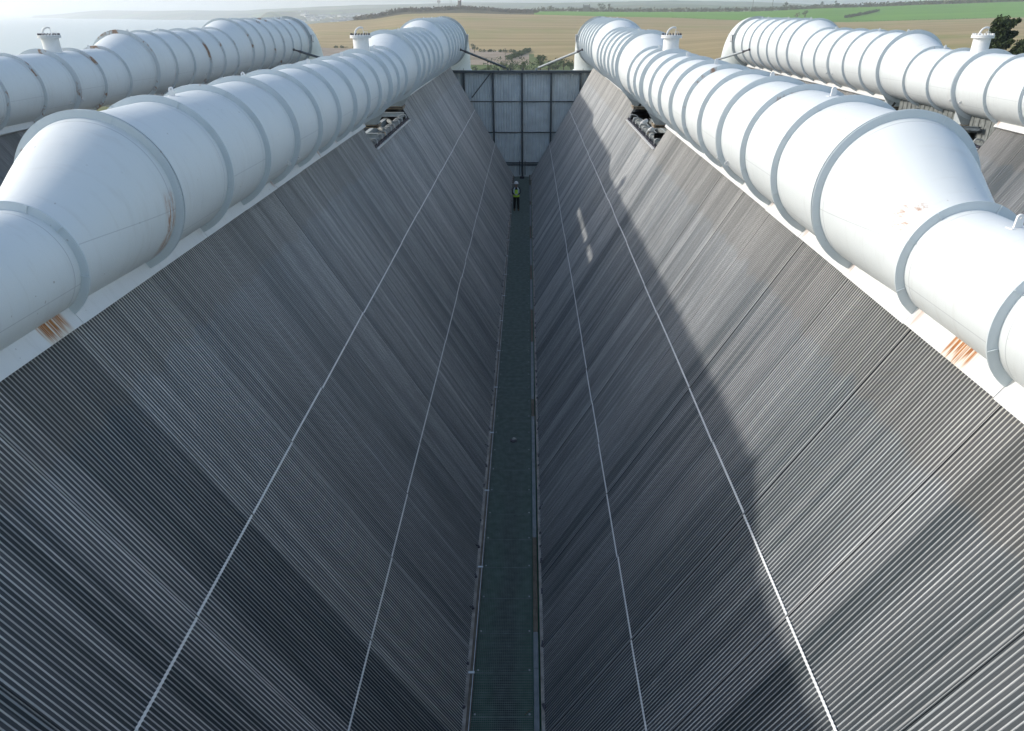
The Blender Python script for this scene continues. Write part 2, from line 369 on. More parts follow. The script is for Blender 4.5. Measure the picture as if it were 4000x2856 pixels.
def eye_lug(ht=0.2, wd=0.13):          # eye plate standing on z=0, in the xz plane
    m = MB(); n = 20; t = 0.012; out = []; r0 = wd / 2
    P = [(-r0 * 1.15, 0)] + [(-r0 * math.cos(a), ht - r0 + r0 * math.sin(a)) for a in [math.pi * k / 10 for k in range(11)]] + [(r0 * 1.15, 0)]
    hc = (0, ht - r0); hr = r0 * 0.38
    # plate with a round hole: fan of quads between the outline and the hole
    import bisect
    N = len(P); H = []
    for p in P:
        a = math.atan2(p[1] - hc[1], p[0] - hc[0]); H.append((hc[0] + hr * math.cos(a), hc[1] + hr * math.sin(a)))
    for y in (-t, t):
        m.add([(p[0], y, p[1]) for p in P + H], [(i, (i + 1) % N, N + (i + 1) % N, N + i) for i in range(N)])
    m.add([(p[0], -t, p[1]) for p in P] + [(p[0], t, p[1]) for p in P], [(i, (i + 1) % N, N + (i + 1) % N, N + i) for i in range(N)])
    m.add([(p[0], -t, p[1]) for p in H] + [(p[0], t, p[1]) for p in H], [(i, (i + 1) % N, N + (i + 1) % N, N + i) for i in range(N)])
    m.box((0, 0, -0.002), (wd * 2.3, 0.10, 0.012))
    return m.mesh("lifting_lug", [M_WHITE])
LUG = eye_lug(0.15, 0.085); LUGS = eye_lug(0.10, 0.08)
NX, NZ = math.sin(TH), math.cos(TH)    # outward normal of a right-hand slope is (-NX, NZ)
def skirt_mesh():
    # plate 0.18 m proud of the tube faces, with a folded lip at the bottom; local: right-facing slope (+x), origin at duct axis
    def P(z, n): x = -(BOT + SL * z) + 5.64; return (x + n * NX, z + n * NZ)
    m = MB(); z0, z1 = 7.74, 8.35
    for j in JS:
        pass
    a = [P(z0 + 0.03, 0.006), P(z0 + 0.02, 0.13), P(z1, 0.13), P(z1, 0.118), P(z0 + 0.035, 0.118), P(z0 + 0.045, 0.006)]
    # x relative to the axis of the duct whose +x slope this is: slope x = 5.64 - (BOT+SL z)
    return a
SK = skirt_mesh()
def skirt_part(y0, y1, sgn):
    m = MB(); m.prism([(p[0] * sgn, p[1]) for p in SK], y0 + 0.004, y1 - 0.004)
    return m.mesh("skirt_plate", [M_SKIRT])
SKP, SKM = skirt_part(0, PITCH, 1), skirt_part(0, PITCH, -1)
def ring_part(j, mats):
    m = MB(); rs = rshell(j); 
    dbl = j in (2, 5, 8, 17, 20, 23); deep = j in (11, 14)
    ro = rs + (FD if not deep else 0.15); cz = zc(rs)
    y = ringy(j)
    if j == 13 + 1 or j == 20 or j == 2: y = y + 0.0
    if deep:
        m.ringplate((0, y, cz), rs - 0.02, ro, 0.025)
        m.ringplate((0, y + 0.16, cz), rs - 0.02, ro - 0.06, 0.016)
    elif dbl:
        m.ringplate((0, y - 0.028, cz), rs - 0.02, ro, 0.016); m.ringplate((0, y + 0.028, cz), rs - 0.02, ro, 0.016)
    else:
        m.ringplate((0, y, cz), rs - 0.02, ro, 0.02)
    for a in (62, 118, 31, 149, -18, 198):        # small splice plates in the ring
        a = R(a + (j * 7) % 9)
        c = Vector((math.cos(a) * (rs + FD / 2), y - 0.018 - (0.018 if dbl else 0.004), cz + math.sin(a) * (rs + FD / 2)))
        m.box(c, (FD * 0.98, 0.010, 0.012), Matrix.Rotation(-a, 3, 'Y'))
    return m.mesh("ring_flange", mats)
def saddle_mesh(j):
    m = MB(); rs = rshell(j); cz = zc(rs); y = ringy(j); zb = 7.62
    a0 = R(-38); xe = (rs + 0.13) * math.cos(a0); ze = cz + (rs + 0.13) * math.sin(a0)
    m.mat(0)
    arc = [((rs - 0.01) * math.cos(a), cz + (rs - 0.01) * math.sin(a)) for a in [a0 - (math.pi + 2 * a0) * k / 14 for k in range(15)]]
    poly = [(-0.52, zb), (0.52, zb), (xe, ze)] + arc + [(-xe, ze)]
    m.prism(poly, y - 0.012, y + 0.010)
    for xx in (-0.5, 0.0, 0.5): m.box((xx, y + 0.30, (zb + cz - math.sqrt(max(0.01, rs * rs - xx * xx))) / 2), (0.02, 0.56, cz - math.sqrt(max(0.01, rs * rs - xx * xx)) - zb))
    m.prism([(-0.5, zb + 0.003), (0.5, zb + 0.003)] + [(0.5, cz - math.sqrt(rs * rs - 0.25)), (0, cz - rs + 0.01), (-0.5, cz - math.sqrt(rs * rs - 0.25))], y + 0.28, y + 0.295)
    me1 = m.mesh("saddle", [M_GREY])
    m = MB(); m.box((0, y + 0.27, zb - 0.02), (1.16, 0.7, 0.03)); m.box((0, y + 0.27, zb - 0.10), (1.10, 0.66, 0.03)); m.mat(1)
    m.box((0, y + 0.27, zb - 0.06), (0.7, 0.4, 0.045))
    for sx in (-1, 1):
        for yy in (0.0, 0.54): m.tube([(sx * 0.52, y + yy, zb - 0.12), (sx * 0.52, y + yy, zb + 0.03)], 0.018, 8)
    return me1, m.mesh("base_plate", [M_RUSTY, M_BOLT])
def nozzle(parent, dark):
    y = 28.35; zt = zc(1.06) + 1.06
    e = link('inspection_nozzle', None, parent, (0, y, 0))
    m = MB(); m.lathe([(0.285, zt - 0.12), (0.285, zt + 0.50)], (0, 0, 0), 'Z', 40)
    m.build('nozzle_neck', M_WHITE, e)
    m = MB(); m.lathe([(0.30, zt + 0.46), (0.375, zt + 0.46), (0.375, zt + 0.505), (0.30, zt + 0.505)], (0, 0, 0), 'Z', 40, False)
    m.lathe([(0.001, zt + 0.512), (0.375, zt + 0.512), (0.375, zt + 0.56), (0.001, zt + 0.56)], (0, 0, 0), 'Z', 40, False)
    m.build('blind_cover', M_WHITE, e)
    m = MB()
    for k in range(20):
        a = 2 * math.pi * k / 20; p = (0.335 * math.cos(a), 0.335 * math.sin(a))
        m.tube([(p[0], p[1], zt + 0.55), (p[0], p[1], zt + 0.615)], 0.02, 6)
    o = m.build('cover_bolts', M_BOLT if dark else M_WHITE, e)
    m = MB(); A = []
    for k in range(11):
        a = math.pi * k / 16
        A.append((-0.18 + 0.22 * (1 - math.cos(a)), -0.05, zt + 0.56 + 0.25 * math.sin(a)))
    m.tube(A, 0.032, 10); m.tube([A[-1], (A[-1][0] + 0.01, -0.05, zt + 0.57)], 0.010, 6)
    m.tube([(0.12, 0.06, zt + 0.56), (0.12, 0.06, zt + 0.66), (0.26, 0.06, zt + 0.66), (0.26, 0.06, zt + 0.56)], 0.011, 6)
    m.build('davit_arm', M_WHITE, e)
def elbow(parent, sgn):
    rs = 1.64; cz = zc(1.52); yb = 57.2; rb = 2.3; m = MB(); m.smooth = True
    n = 72; V = []; F = []; rows = []
    rows.append((Vector((0, 56.95, cz)), Vector((0, 0, 1)), 1.53)); rows.append((Vector((0, 57.1, cz)), Vector((0, 0, 1)), rs))
    for k in range(19):
        a = (math.pi / 2) * k / 18
        rows.append((Vector((0, yb + rb * math.sin(a), cz - rb + rb * math.cos(a))), Vector((0, math.sin(a), math.cos(a))), rs))
    rows.append((Vector((0, yb + rb, -30)), Vector((0, 1, 0)), rs))
    for c, u, r_ in rows:
        for k in range(n):
            a = 2 * math.pi * k / n; V.append(c + Vector((1, 0, 0)) * (r_ * math.cos(a)) + u * (r_ * math.sin(a)))
    for i in range(len(rows) - 1):
        for k in range(n): F.append((i * n + k, i * n + (k + 1) % n, (i + 1) * n + (k + 1) % n, (i + 1) * n + k))
    m.add(V, F); m.build('elbow', M_SHELL, parent)
    m = MB(); m.lathe([(1.60, 7.42), (1.70, 7.40), (1.92, 7.10), (1.92, 7.02), (1.60, 7.02)], (0, yb + rb, 0), 'Z', 48)
    m.build('riser_collar', M_WHITE, parent)
    m = MB(); pr = [(1.47, 56.62), (1.58, 56.66), (1.58, 56.72), (1.53, 56.75), (1.53, 56.80), (1.58, 56.83), (1.58, 56.90), (1.5, 56.96)]
    m.lathe(pr, (0, 0, cz), 'Y', 72, False)
    m.build('expansion_joint', M_GREY, parent)
    for a in (8, 172):
        a = R(a); m = MB(); c = Vector((1.68 * math.cos(a), 56.8, cz + 1.68 * math.sin(a)))
        m.box(c, (0.05, 0.45, 0.40)); m.box(c + Vector((0, -0.21, 0)), (0.14, 0.03, 0.5)); m.box(c + Vector((0, 0.21, 0)), (0.14, 0.03, 0.5))
        m.build('tie_bracket', M_WHITE, parent)
    for a, yy in ((20, 57.9), (55, 58.5), (160, 57.9), (125, 58.5)):
        aa = R(a); a2 = (yy - yb) / rb; u = Vector((0, math.sin(a2), math.cos(a2))); c = Vector((0, yb + rb * math.sin(a2), cz - rb + rb * math.cos(a2)))
        nrm = Vector((1, 0, 0)) * math.cos(aa) + u * math.sin(aa)
        o = link('lifting_lug', LUG, parent, c + nrm * 1.63); o.rotation_euler = nrm.to_track_quat('Z', 'Y').to_euler()
SH1, SH2 = shell_mesh([M_SHELL]), shell_mesh([M_SHELL_R])
duct_labels = {-5.64: "big white steam duct on the left edge of the walkway valley, ringed and shaded blue",
               5.64: "big white steam duct on the right edge of the walkway valley, ringed and brightly sunlit",
               -16.92: "outermost left white steam duct with rusty rings and the sea behind it",
               16.92: "outermost right white steam duct with green fields and dark trees behind it"}
RINGS = {}
SAD = {j: saddle_mesh(j) for j in (11, 14)}
for ax in AX:
    d = thing('steam_duct', duct_labels[ax], 'duct', (ax, 0, 0), 0, 'white ringed steam ducts')
    rusty = ax == -16.92
    link('shell', SH2 if rusty else SH1, d)
    for j in range(-5, 26):
        if (j, rusty) not in RINGS: RINGS[(j, rusty)] = ring_part(j, [M_FLG_R if rusty else M_FLG])
        link('ring_flange', RINGS[(j, rusty)], d)
    m = MB(); m.ringplate((0, 56.45, zc(1.52)), 1.50, 1.66, 0.03); m.ringplate((0, 56.60, zc(1.52)), 1.50, 1.68, 0.03); m.build('end_flange', M_GREY, d)
    for j in JS:
        if j in OPEN: continue
        for s_, me in ((1, SKP), (-1, SKM)):
            link('skirt_plate', me, d, (0.004 * (j % 2) * s_, ringy(j), rnd.uniform(-0.012, 0.004)))
    for j in (11, 14):
        link('saddle', SAD[j][0], d); link('base_plate', SAD[j][1], d)
    for y in (2.0, 7.42, 12.9, 16.3, 21.3, 25.2, 30.7, 34.0, 36.8, 42.0, 46.0, 50.0, 54.2, 55.6):
        j = int(math.floor((y - RING0) / PITCH + 1e-6)); r_ = rshell(j + 1) if j + 1 not in (2, 14, 20) else rshell(j)
        if j + 1 in (14, 20): r_ = rshell(j)
        link('lifting_lug', LUG, d, (0, y, zc(r_) + r_ - 0.002), (0, 0, R(6)))
    for j in (5, 11, 17):
        for dy in (-0.35, 0.35):
            for s_ in (1, -1):
                r_ = rshell(j); a = R(-30); nrm = Vector((s_ * math.cos(a), 0, math.sin(a)))
                o = link('lifting_lug', LUGS, d, Vector((0, ringy(j) + dy, zc(r_))) + nrm * (r_ - 0.005))
                o.rotation_euler = nrm.to_track_quat('Z', 'X').to_euler()
    nozzle(d, ax != 16.92); elbow(d, 1)

# ---- machinery in the openings under the ducts
M_BENT = plain('bent_pipe_grey', (0.44, 0.46, 0.46), 0.45, 0.0, var=0.1)
M_TANK = plain('tank_grey', (0.20, 0.215, 0.21), 0.5, var=0.3)
CLAMP = []
for w_ in (0.13, 0.2):
    m = MB(); m.box((0, 0, 0), (0.09, w_, 0.075)); m.tube([(0, -w_ * 0.3, 0.03), (0, -w_ * 0.3, 0.07)], 0.016, 6); m.tube([(0, w_ * 0.3, 0.03), (0, w_ * 0.3, 0.07)], 0.016, 6); CLAMP.append(m.mesh('clamp', M_BOLT))
def manifold(ax, sd, lab):
    t = thing('extraction_manifold', lab, 'manifold', (ax, 29.3, 7.0), 0, 'pipe manifolds in the openings under the ducts')
    y0, y1 = ringy(10) - 29.3, ringy(14) - 29.3
    ex = sd * (5.64 - (BOT + SL * 7.05))        # edge of the shortened tubes, x from the duct axis
    m = MB(); m.smooth = True; m.tube([(ex - sd * 0.50, y0 + 0.25, -0.06), (ex - sd * 0.50, y1 - 0.25, -0.06)], 0.21, 20); m.build('header_tank', M_TANK, t)
    m = MB(); m.box((ex - sd * 0.06, (y0 + y1) / 2, 0.06), (0.22, y1 - y0 - 0.06, 0.03)); m.build('edge_plate', M_WHITE, t)
    k = 0; y = y0 + 0.12
    while y < y1 - 0.1:
        link('clamp', CLAMP[1 if k % 3 == 0 else 0], t, (ex - sd * 0.065, y, 0.115 + 0.012 * (k % 2))); y += 0.235; k += 1
    for k in range(8):
        y = y0 + 0.55 + k * 0.94 + (0.12 if k % 2 else -0.05)
        P = [(ex - sd * 0.08, y, 0.10), (ex - sd * 0.085, y, 0.24)]
        for q in range(1, 8):
            a = math.pi / 2 * q / 8; P.append((ex - sd * (0.085 + 0.08 * (1 - math.cos(a))), y, 0.24 + 0.09 * math.sin(a)))
        P += [(ex - sd * 0.34, y, 0.30), (ex - sd * 0.42, y, 0.24), (ex - sd * 0.46, y, 0.10)]
        m = MB(); m.tube(P, 0.026, 10); m.build('bent_pipe', M_BENT, t)
    for y in (y0 + 2.9, y0 + 4.9):
        m = MB(); a, b = Vector((ex - sd * 0.26, y, 0.26)), Vector((ex - sd * 0.52, y + 0.40, 0.33)); dd = (b - a).normalized()
        m.tube([a, a + dd * 0.03, b - dd * 0.03, b], [0.05, 0.085, 0.085, 0.05], 18); m.build('bottle', M_WHITE if ax > 0 else M_TANK, t)
        m = MB(); m.tube([a, a + Vector((sd * 0.12, -0.18, -0.16)), (ex - sd * 0.05, y - 0.25, 0.14)], 0.022, 8)
        m.build('feed_pipe', M_RUSTY, t)
    for y in (y0 + 1.35, y1 - 0.25):           # legs and I-beams that carry the saddles
        m = MB(); m.ibeam((-0.62, y, 0.31), (0.62, y, 0.31), 0.16, 0.18); m.ibeam((sd * 0.45, y + 0.1, -1.6), (sd * 0.45, y + 0.1, 0.30), 0.16, 0.16)
        m.build('cross_beam', M_GREY, t)
    m = MB(); m.ibeam((-sd * 0.25, y0, 0.0), (-sd * 0.25, y1, 0.0), 0.16, 0.26); m.build('long_beam', M_GREY, t)
    if ax == 16.92 and sd == 1:
        m = MB()
        for k in range(40): m.box((-0.25 + (0.02 if k % 2 else 0.0), y0 + 0.3 + k * 0.18, 0.36), (0.02, 0.17, 1.15))
        m.build('corrugated_sheet', M_TANK, t)
        m = MB(); m.ibeam((-0.45, y0 + 0.8, 0.62), (-0.45, y1 - 0.6, 0.05), 0.12, 0.14); m.ibeam((-0.75, y0 + 3.4, 0.1), (-0.35, y0 + 5.6, 0.72), 0.10, 0.12); m.build('diagonal_beam', M_DARK, t)
    return t
manifold(-5.64, 1, "grey pipe manifold with bent pipes in the notch under the inner left duct")
manifold(5.64, -1, "sunlit pipe manifold with two white bottles in the notch under the inner right duct")
manifold(16.92, 1, "pipe manifold on the hidden far side of the gap under the outermost right duct")
manifold(5.64, 1, "pipe manifold on the hidden far side of the notch under the inner right duct")
manifold(16.92, -1, "partly hidden pipe manifold and beams in the gap under the outermost right duct")
manifold(-16.92, 1, "dark pipe manifold mostly hidden in the gap under the outermost left duct")
# beams that show under the outer right duct
# ================================================================ end wall
M_CLAD = plain("blue_grey_cladding", (0.70, 0.77, 0.80), 0.5, 0.0, var=0.12, scale=1.2)
YW = 56.35
ww = thing('wind_wall', "blue grey corrugated metal wall with dark steel frame closing the far end of the valley", 'wall', (0, YW, 0))
m = MB(); x = -22.0; V = []; prof = [(0, 0.0), (0.055, 0.0), (0.08, 0.035), (0.125, 0.035), (0.15, 0.0)]; X = []
while x < 22:
    for a, b in ((0, 0), (0.105, 0), (0.13, 0.06), (0.175, 0.06)): X.append((x + a, b))
    x += 0.20
n = len(X)
m.add([(a, b + 0.25, -9) for a, b in X] + [(a, b + 0.25, 7.50) for a, b in X] + [(a, b + 0.28, -9) for a, b in X] + [(a, b + 0.28, 7.50) for a, b in X],
      [(i, i + 1, n + i + 1, n + i) for i in range(n - 1)] + [(2 * n + i, 3 * n + i, 3 * n + i + 1, 2 * n + i + 1) for i in range(n - 1)])
m.build('cladding', M_CLAD, ww)
for k in range(-10, 11):
    m = MB(); m.ibeam((2.16 * k, 0.10, -9), (2.16 * k, 0.10, 7.44), 0.14, 0.18); m.build('column', M_DARK, ww)
for z in (5.36, 3.14, 0.87, -1.4):
    m = MB(); m.ibeam((-22, 0.20, z), (22, 0.20, z), 0.05, 0.07); m.build('rail', M_DARK, ww)
m = MB(); m.box((0, 0.14, 7.52), (44, 0.42, 0.03)); m.box((0, -0.06, 7.43), (44, 0.02, 0.15)); m.build('top_beam', M_DARK, ww)
m = MB(); m.bar((-2.3, 0.0, 7.38), (-3.75, 0.0, 5.66), 0.08, 0.08, Vector((0, 1, 0))); m.build('diagonal_brace', M_DARK, ww)
m = MB()
for x in (-4.3, -1.75, -0.85, 0.05, 1.05, 1.95, 2.35, 4.5): m.box((x, 0.1, 7.60), (0.09 if abs(x) < 2.2 else 0.025, 0.06, 0.14 if x != 1.95 else 0.22))
m.build('top_studs', M_DARK, ww)
m = MB(); m.tube([(-1.35, -0.05, 0.80), (1.35, -0.05, 0.80)], 0.04, 8); m.tube([(-1.3, -0.02, 0.70), (1.3, -0.02, 0.70)], 0.03, 8)
for x in (-0.21, 0.21): m.tube([(x, -0.05, 0.0), (x, -0.05, 1.05)], 0.025, 8)
m.build('guard_rail', M_DARK, ww)
# struts from the ducts down to the top of the wall
for sx, lab in ((-1, "dark diagonal strut from the inner left duct down to the end wall"), (1, "pale diagonal strut from the inner right duct down to the end wall")):
    a = Vector((sx * 1.05, YW - 0.02, 7.66)); b = Vector((sx * 4.15, 52.35, 9.12))
    t = thing('strut', lab, 'strut', a, 0, 'struts between ducts and end wall')
    mt = M_GREY if sx > 0 else M_DARK; dv = b - a
    m = MB(); m.tube([dv * 0.05, dv * 0.90], 0.075, 14); m.build('strut_tube', mt, t)
    m = MB(); m.tube([dv * 0.89, dv * 0.93, dv * 1.0], [0.085, 0.05, 0.04], 10); m.box(dv * 0.985, (0.12, 0.10, 0.14)); m.build('clevis', M_BOLT, t)
    m = MB(); m.box((0, 0, -0.04), (0.16, 0.12, 0.14)); m.build('foot', mt, t)
for sx, lab in ((-1, "dark diagonal strut reaching right from the outermost left duct"), (1, "pale diagonal strut reaching left from the outermost right duct")):
    a = Vector((sx * (16.92 - 5.64 + 0.95), YW - 0.02, 7.66)); b = Vector((sx * (16.92 - 1.50), 52.35, 9.12))
    t = thing('strut', lab, 'strut', a, 0, 'struts between ducts and end wall')
    mt = M_GREY if sx > 0 else M_DARK; dv = b - a
    m = MB(); m.tube([dv * 0.05, dv * 0.90], 0.075, 14); m.build('strut_tube', mt, t)
    m = MB(); m.tube([dv * 0.89, dv * 0.93, dv * 1.0], [0.085, 0.05, 0.04], 10); m.box(dv * 0.985, (0.12, 0.10, 0.14)); m.build('clevis', M_BOLT, t)
    m = MB(); m.box((0, 0, -0.04), (0.16, 0.12, 0.14)); m.build('foot', mt, t)

# ================================================================ walkway
M_GRP = plain("green_grey_grating", (0.20, 0.255, 0.24), 0.6, var=0.2)
M_CHAN = plain("brown_channel", (0.10, 0.085, 0.065), 0.7, var=0.3)
M_KERB = plain("kerb_grey", (0.13, 0.155, 0.17), 0.5, var=0.2)
M_HEAD = plain("weathered_header", (0.26, 0.25, 0.23), 0.8, var=0.35, scale=5)
wk = thing('walkway', "narrow grated metal walkway running down the middle of the valley", 'walkway', (0, 0, 0))
gp = 0.96; m = MB(); x0, x1 = -0.585, 0.52; p = (x1 - x0) / 30
for k in range(31): m.box((x0 + k * p, gp / 2, -0.012), (0.0036, gp - 0.012, 0.024))
for k in range(27): m.box(((x0 + x1) / 2, 0.012 + k * (gp - 0.024) / 26, -0.009), (x1 - x0, 0.0034 if 0 < k < 26 else 0.006, 0.018))
G1 = m.mesh("grating_panel", [M_GRP])
m = MB()
for x in (x0 + 0.06, x1 - 0.06): m.lathe([(0.001, 0.008), (0.02, 0.008), (0.02, -0.002)], (x, 0.05, 0), 'Z', 10)
GC = m.mesh("clip", [M_GALV])
y = 8.60 - gp * 14
while y < 55.6:
    g = link('grating_panel', G1, wk, (0, y, 0)); link('clip', GC, g); y += gp
y = -5.0; k = 0
segs = [2.1, 3.6, 1.1, 2.6, 1.9, 3.3, 0.9, 2.9]
while y < 55.8:
    L = segs[k % 8]; L = min(L, 55.9 - y)
    m = MB(); m.box((0.585, L / 2, 0.05), (0.07, L - 0.006, 0.02)); m.box((0.628, L / 2, 0.015), (0.015, L - 0.006, 0.09)); m.box((0.545, L / 2, 0.02), (0.012, L - 0.006, 0.08))
    m.build('kerb_channel', M_KERB if k % 3 != 1 else M_CHAN, wk, (0, y, 0)); y += L; k += 1
for k in range(21):
    m = MB(); m.box((-0.645, 1.44, 0.03), (0.105, 2.87, 0.02)); m.box((-0.595, 1.44, 0.01), (0.012, 2.87, 0.07)); m.mat(1); m.box((-0.612, 1.44, 0.0445), (0.012, 2.87, 0.008)); m.box((-0.645, 0.02, 0.048), (0.12, 0.05, 0.014))
    m.build('toe_channel', [M_CHAN, M_GALV], wk, (0, -4.9 + 2.88 * k, 0))
HCL = []
for a_, b_ in ((0.05, False), (0.14, False), (0.09, True)):
    m = MB(); m.box((0, 0, 0), (0.05, a_, 0.03)); m.box((0.01, 0.01, 0.02), (0.025, a_ * 0.6, 0.02))
    if b_: m.tube([(0, 0, 0.0), (0.08, 0.05, 0.11)], 0.012, 6)
    HCL.append(m.mesh('header_clip', M_BOLT))
for sx in (-1, 1):
    m = MB(); m.box((sx * 0.715, 25.3, 0.02), (0.085, 61.5, 0.05)); m.build('bottom_header', M_HEAD, wk)
    rr = random.Random(3 + sx); y = 0.6
    while y < 55.5:
        o = link('header_clip', HCL[rr.randrange(3)], wk, (sx * (0.735 + rr.uniform(-0.01, 0.01)), y, 0.055), (0, 0, rr.uniform(-0.4, 0.4) + (math.pi if sx < 0 else 0))); y += rr.choice((0.48, 0.96, 1.44)) * (1.0 if y < 30 else 1.6)
# deck below the walkway
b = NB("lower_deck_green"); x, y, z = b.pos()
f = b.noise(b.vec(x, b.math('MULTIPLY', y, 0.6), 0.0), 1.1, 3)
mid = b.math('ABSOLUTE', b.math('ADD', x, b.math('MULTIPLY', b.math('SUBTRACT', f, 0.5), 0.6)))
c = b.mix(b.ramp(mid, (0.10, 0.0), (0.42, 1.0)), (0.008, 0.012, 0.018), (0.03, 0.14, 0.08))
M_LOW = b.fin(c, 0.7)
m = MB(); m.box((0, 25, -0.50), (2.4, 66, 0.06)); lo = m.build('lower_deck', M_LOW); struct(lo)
m = MB(); m.box((0, 25.3, -1.25), (46, 63, 0.5)); pf = m.build('fan_deck_floor', M_DARK); struct(pf)
m = MB()
t = thing('steel_platform', "steel leg frame that carries the condenser deck above the ground", 'platform', (0, 0, -25))
for x in (-20, -10, 0, 10, 20):
    for y in (-4, 12, 28, 44, 55):
        m = MB(); m.ibeam((x, y, 0), (x, y, 23.4), 0.5, 0.5, 0.03); m.build('leg', M_GREY, t)
# little things on the walkway
def blob(name, mat, pts, seed, parent=None, sc=(1, 1, 1), amp=0.35):
    bm = bmesh.new(); bmesh.ops.create_icosphere(bm, subdivisions=3, radius=pts)
    for v in bm.verts:
        d = 1 + amp * noise.noise(Vector(v.co) * (1.6 / pts) + Vector((seed, 0, 0))) + amp * 0.5 * noise.noise(Vector(v.co) * (4.5 / pts) + Vector((seed, 3, 0)))
        v.co = Vector((v.co.x * sc[0] * d, v.co.y * sc[1] * d, max(v.co.z * sc[2] * d, -0.012)))
    me = bpy.data.meshes.new(name); bm.to_mesh(me); bm.free(); me.materials.append(mat)
    for p_ in me.polygons: p_.use_smooth = True
    o = bpy.data.objects.new(name, me); C.objects.link(o); o.parent = parent; return o
t = thing('crumpled_rag', "small crumpled grey and white rag lying in the middle of the walkway grating", 'rag', (0.0, 17.75, 0.015))
blob('dark_cloth', plain("rag_dark", (0.10, 0.095, 0.11), 0.9), 0.09, 3, t, (1.2, 0.8, 0.45), 0.5)
o = blob('pale_cloth', plain("rag_pale", (0.46, 0.46, 0.43), 0.9), 0.055, 9, t, (1.1, 0.8, 0.8), 0.6); o.location = (0.03, 0.04, 0.04)
m = MB(); m.tube([(0, 0, 0.01), (0.06, 0.07, 0.012), (0.14, 0.13, 0.02)], [0.006, 0.008, 0.005], 6)
o = m.build('stick', plain("dead_wood", (0.16, 0.13, 0.09), 0.9), None, (0.37, 8.62, 0.004)); tag(o, "thin brown stick lying on the nearest grating panels", 'stick')
t = thing('black_case', "small black case lying at the far end of the walkway below the wall", 'case', (-0.02, 54.9, 0.004))
m = MB(); m.box((0, 0, 0.07), (0.34, 0.26, 0.13)); m.box((0, 0, 0.142), (0.30, 0.22, 0.014)); m.build('case_body', M_BOLT, t)
m = MB(); m.tube([(-0.06, -0.13, 0.10), (-0.06, -0.17, 0.12), (0.06, -0.17, 0.12), (0.06, -0.13, 0.10)], 0.012, 6); m.build('handle', M_BOLT, t)

# ================================================================ person
def skin(name, mat, V, E, rad, parent, root=0, sub=2):
    me = bpy.data.meshes.new(name); me.from_pydata(V, E, []); o = bpy.data.objects.new(name, me); C.objects.link(o)
    o.modifiers.new("skin", 'SKIN'); s = o.modifiers.new("sub", 'SUBSURF'); s.levels = sub; s.render_levels = sub
    for i, r_ in enumerate(rad):
        q = me.skin_vertices[0].data[i]; q.radius = r_ if isinstance(r_, tuple) else (r_, r_); q.use_root = (i == root)
    me.materials.append(mat); o.parent = parent
    dg = bpy.context.evaluated_depsgraph_get(); ev = o.evaluated_get(dg); nm = bpy.data.meshes.new_from_object(ev)
    nm.name = name; nm.materials.clear(); nm.materials.append(mat)
    o.modifiers.clear(); o.data = nm
    for p_ in nm.polygons: p_.use_smooth = True; p_.material_index = 0
    return o
M_NAVY = plain("navy_jacket", (0.012, 0.018, 0.035), 0.8); M_BLK = plain("black_trousers", (0.008, 0.009, 0.011), 0.85)
M_SKINM = plain("skin", (0.42, 0.26, 0.19), 0.55); M_LIME = plain("lime_vest", (0.62, 0.95, 0.08), 0.6, var=0.06)
M_REFL = plain("reflective_white", (0.62, 0.72, 0.74), 0.4); M_BOOT = plain("brown_boots", (0.10, 0.06, 0.035), 0.7)
M_HELM = plain("white_helmet", (0.80, 0.80, 0.82), 0.3, var=0.02)
pe = thing('person', "person in white hard hat and lime hi vis vest standing on the walkway", 'person', (-0.30, 45.0, 0.006))
# facing -y. torso + arms + legs + neck + head as one body
V = [(0, 0, 0.95), (0, 0.0, 1.10), (0, 0.0, 1.28), (0, 0.01, 1.42), (0, 0, 1.50), (0, -0.01, 1.58), (0, -0.025, 1.68),
     (0.10, 0, 0.90), (0.115, -0.01, 0.50), (0.125, 0.0, 0.12), (-0.10, 0, 0.90), (-0.115, -0.01, 0.50), (-0.125, 0.0, 0.12),
     (0.18, 0.01, 1.42), (0.25, 0.02, 1.14), (0.13, -0.19, 1.07), (-0.18, 0.01, 1.42), (-0.25, 0.02, 1.14), (-0.13, -0.19, 1.07)]
E = [(0, 1), (1, 2), (2, 3), (3, 4), (4, 5), (5, 6), (0, 7), (7, 8), (8, 9), (0, 10), (10, 11), (11, 12), (3, 13), (13, 14), (14, 15), (3, 16), (16, 17), (17, 18)]
rd = [(0.155, 0.115), (0.15, 0.11), (0.17, 0.12), (0.15, 0.10), 0.062, 0.062, 0.09, (0.112, 0.11), 0.088, 0.075, (0.112, 0.11), 0.088, 0.075, 0.075, 0.052, 0.038, 0.075, 0.052, 0.038]
body = skin('body', M_NAVY, V, E, rd, pe)
body.data.materials.append(M_SKINM); body.data.materials.append(M_BLK)
for p_ in body.data.polygons:
    c = p_.center
    p_.material_index = 1 if c.z > 1.505 else (2 if c.z < 0.97 and abs(c.y) < 0.16 else 0)
# face: nose, ears, eyes, mouth
m = MB(); m.smooth = True
m.tube([(0, -0.105, 1.685), (0, -0.130, 1.655), (0, -0.112, 1.645)], [0.008, 0.016, 0.01], 8)
for s_ in (-1, 1): m.tube([(s_ * 0.088, -0.01, 1.64), (s_ * 0.100, -0.005, 1.675), (s_ * 0.088, 0.0, 1.70)], [0.01, 0.017, 0.01], 6)
m.build('nose_and_ears', M_SKINM, pe)
m = MB()
for s_ in (-1, 1): m.box((s_ * 0.035, -0.108, 1.69), (0.026, 0.01, 0.009))
m.box((0, -0.106, 1.615), (0.045, 0.01, 0.008)); m.build('eyes_and_mouth', M_BLK, pe)
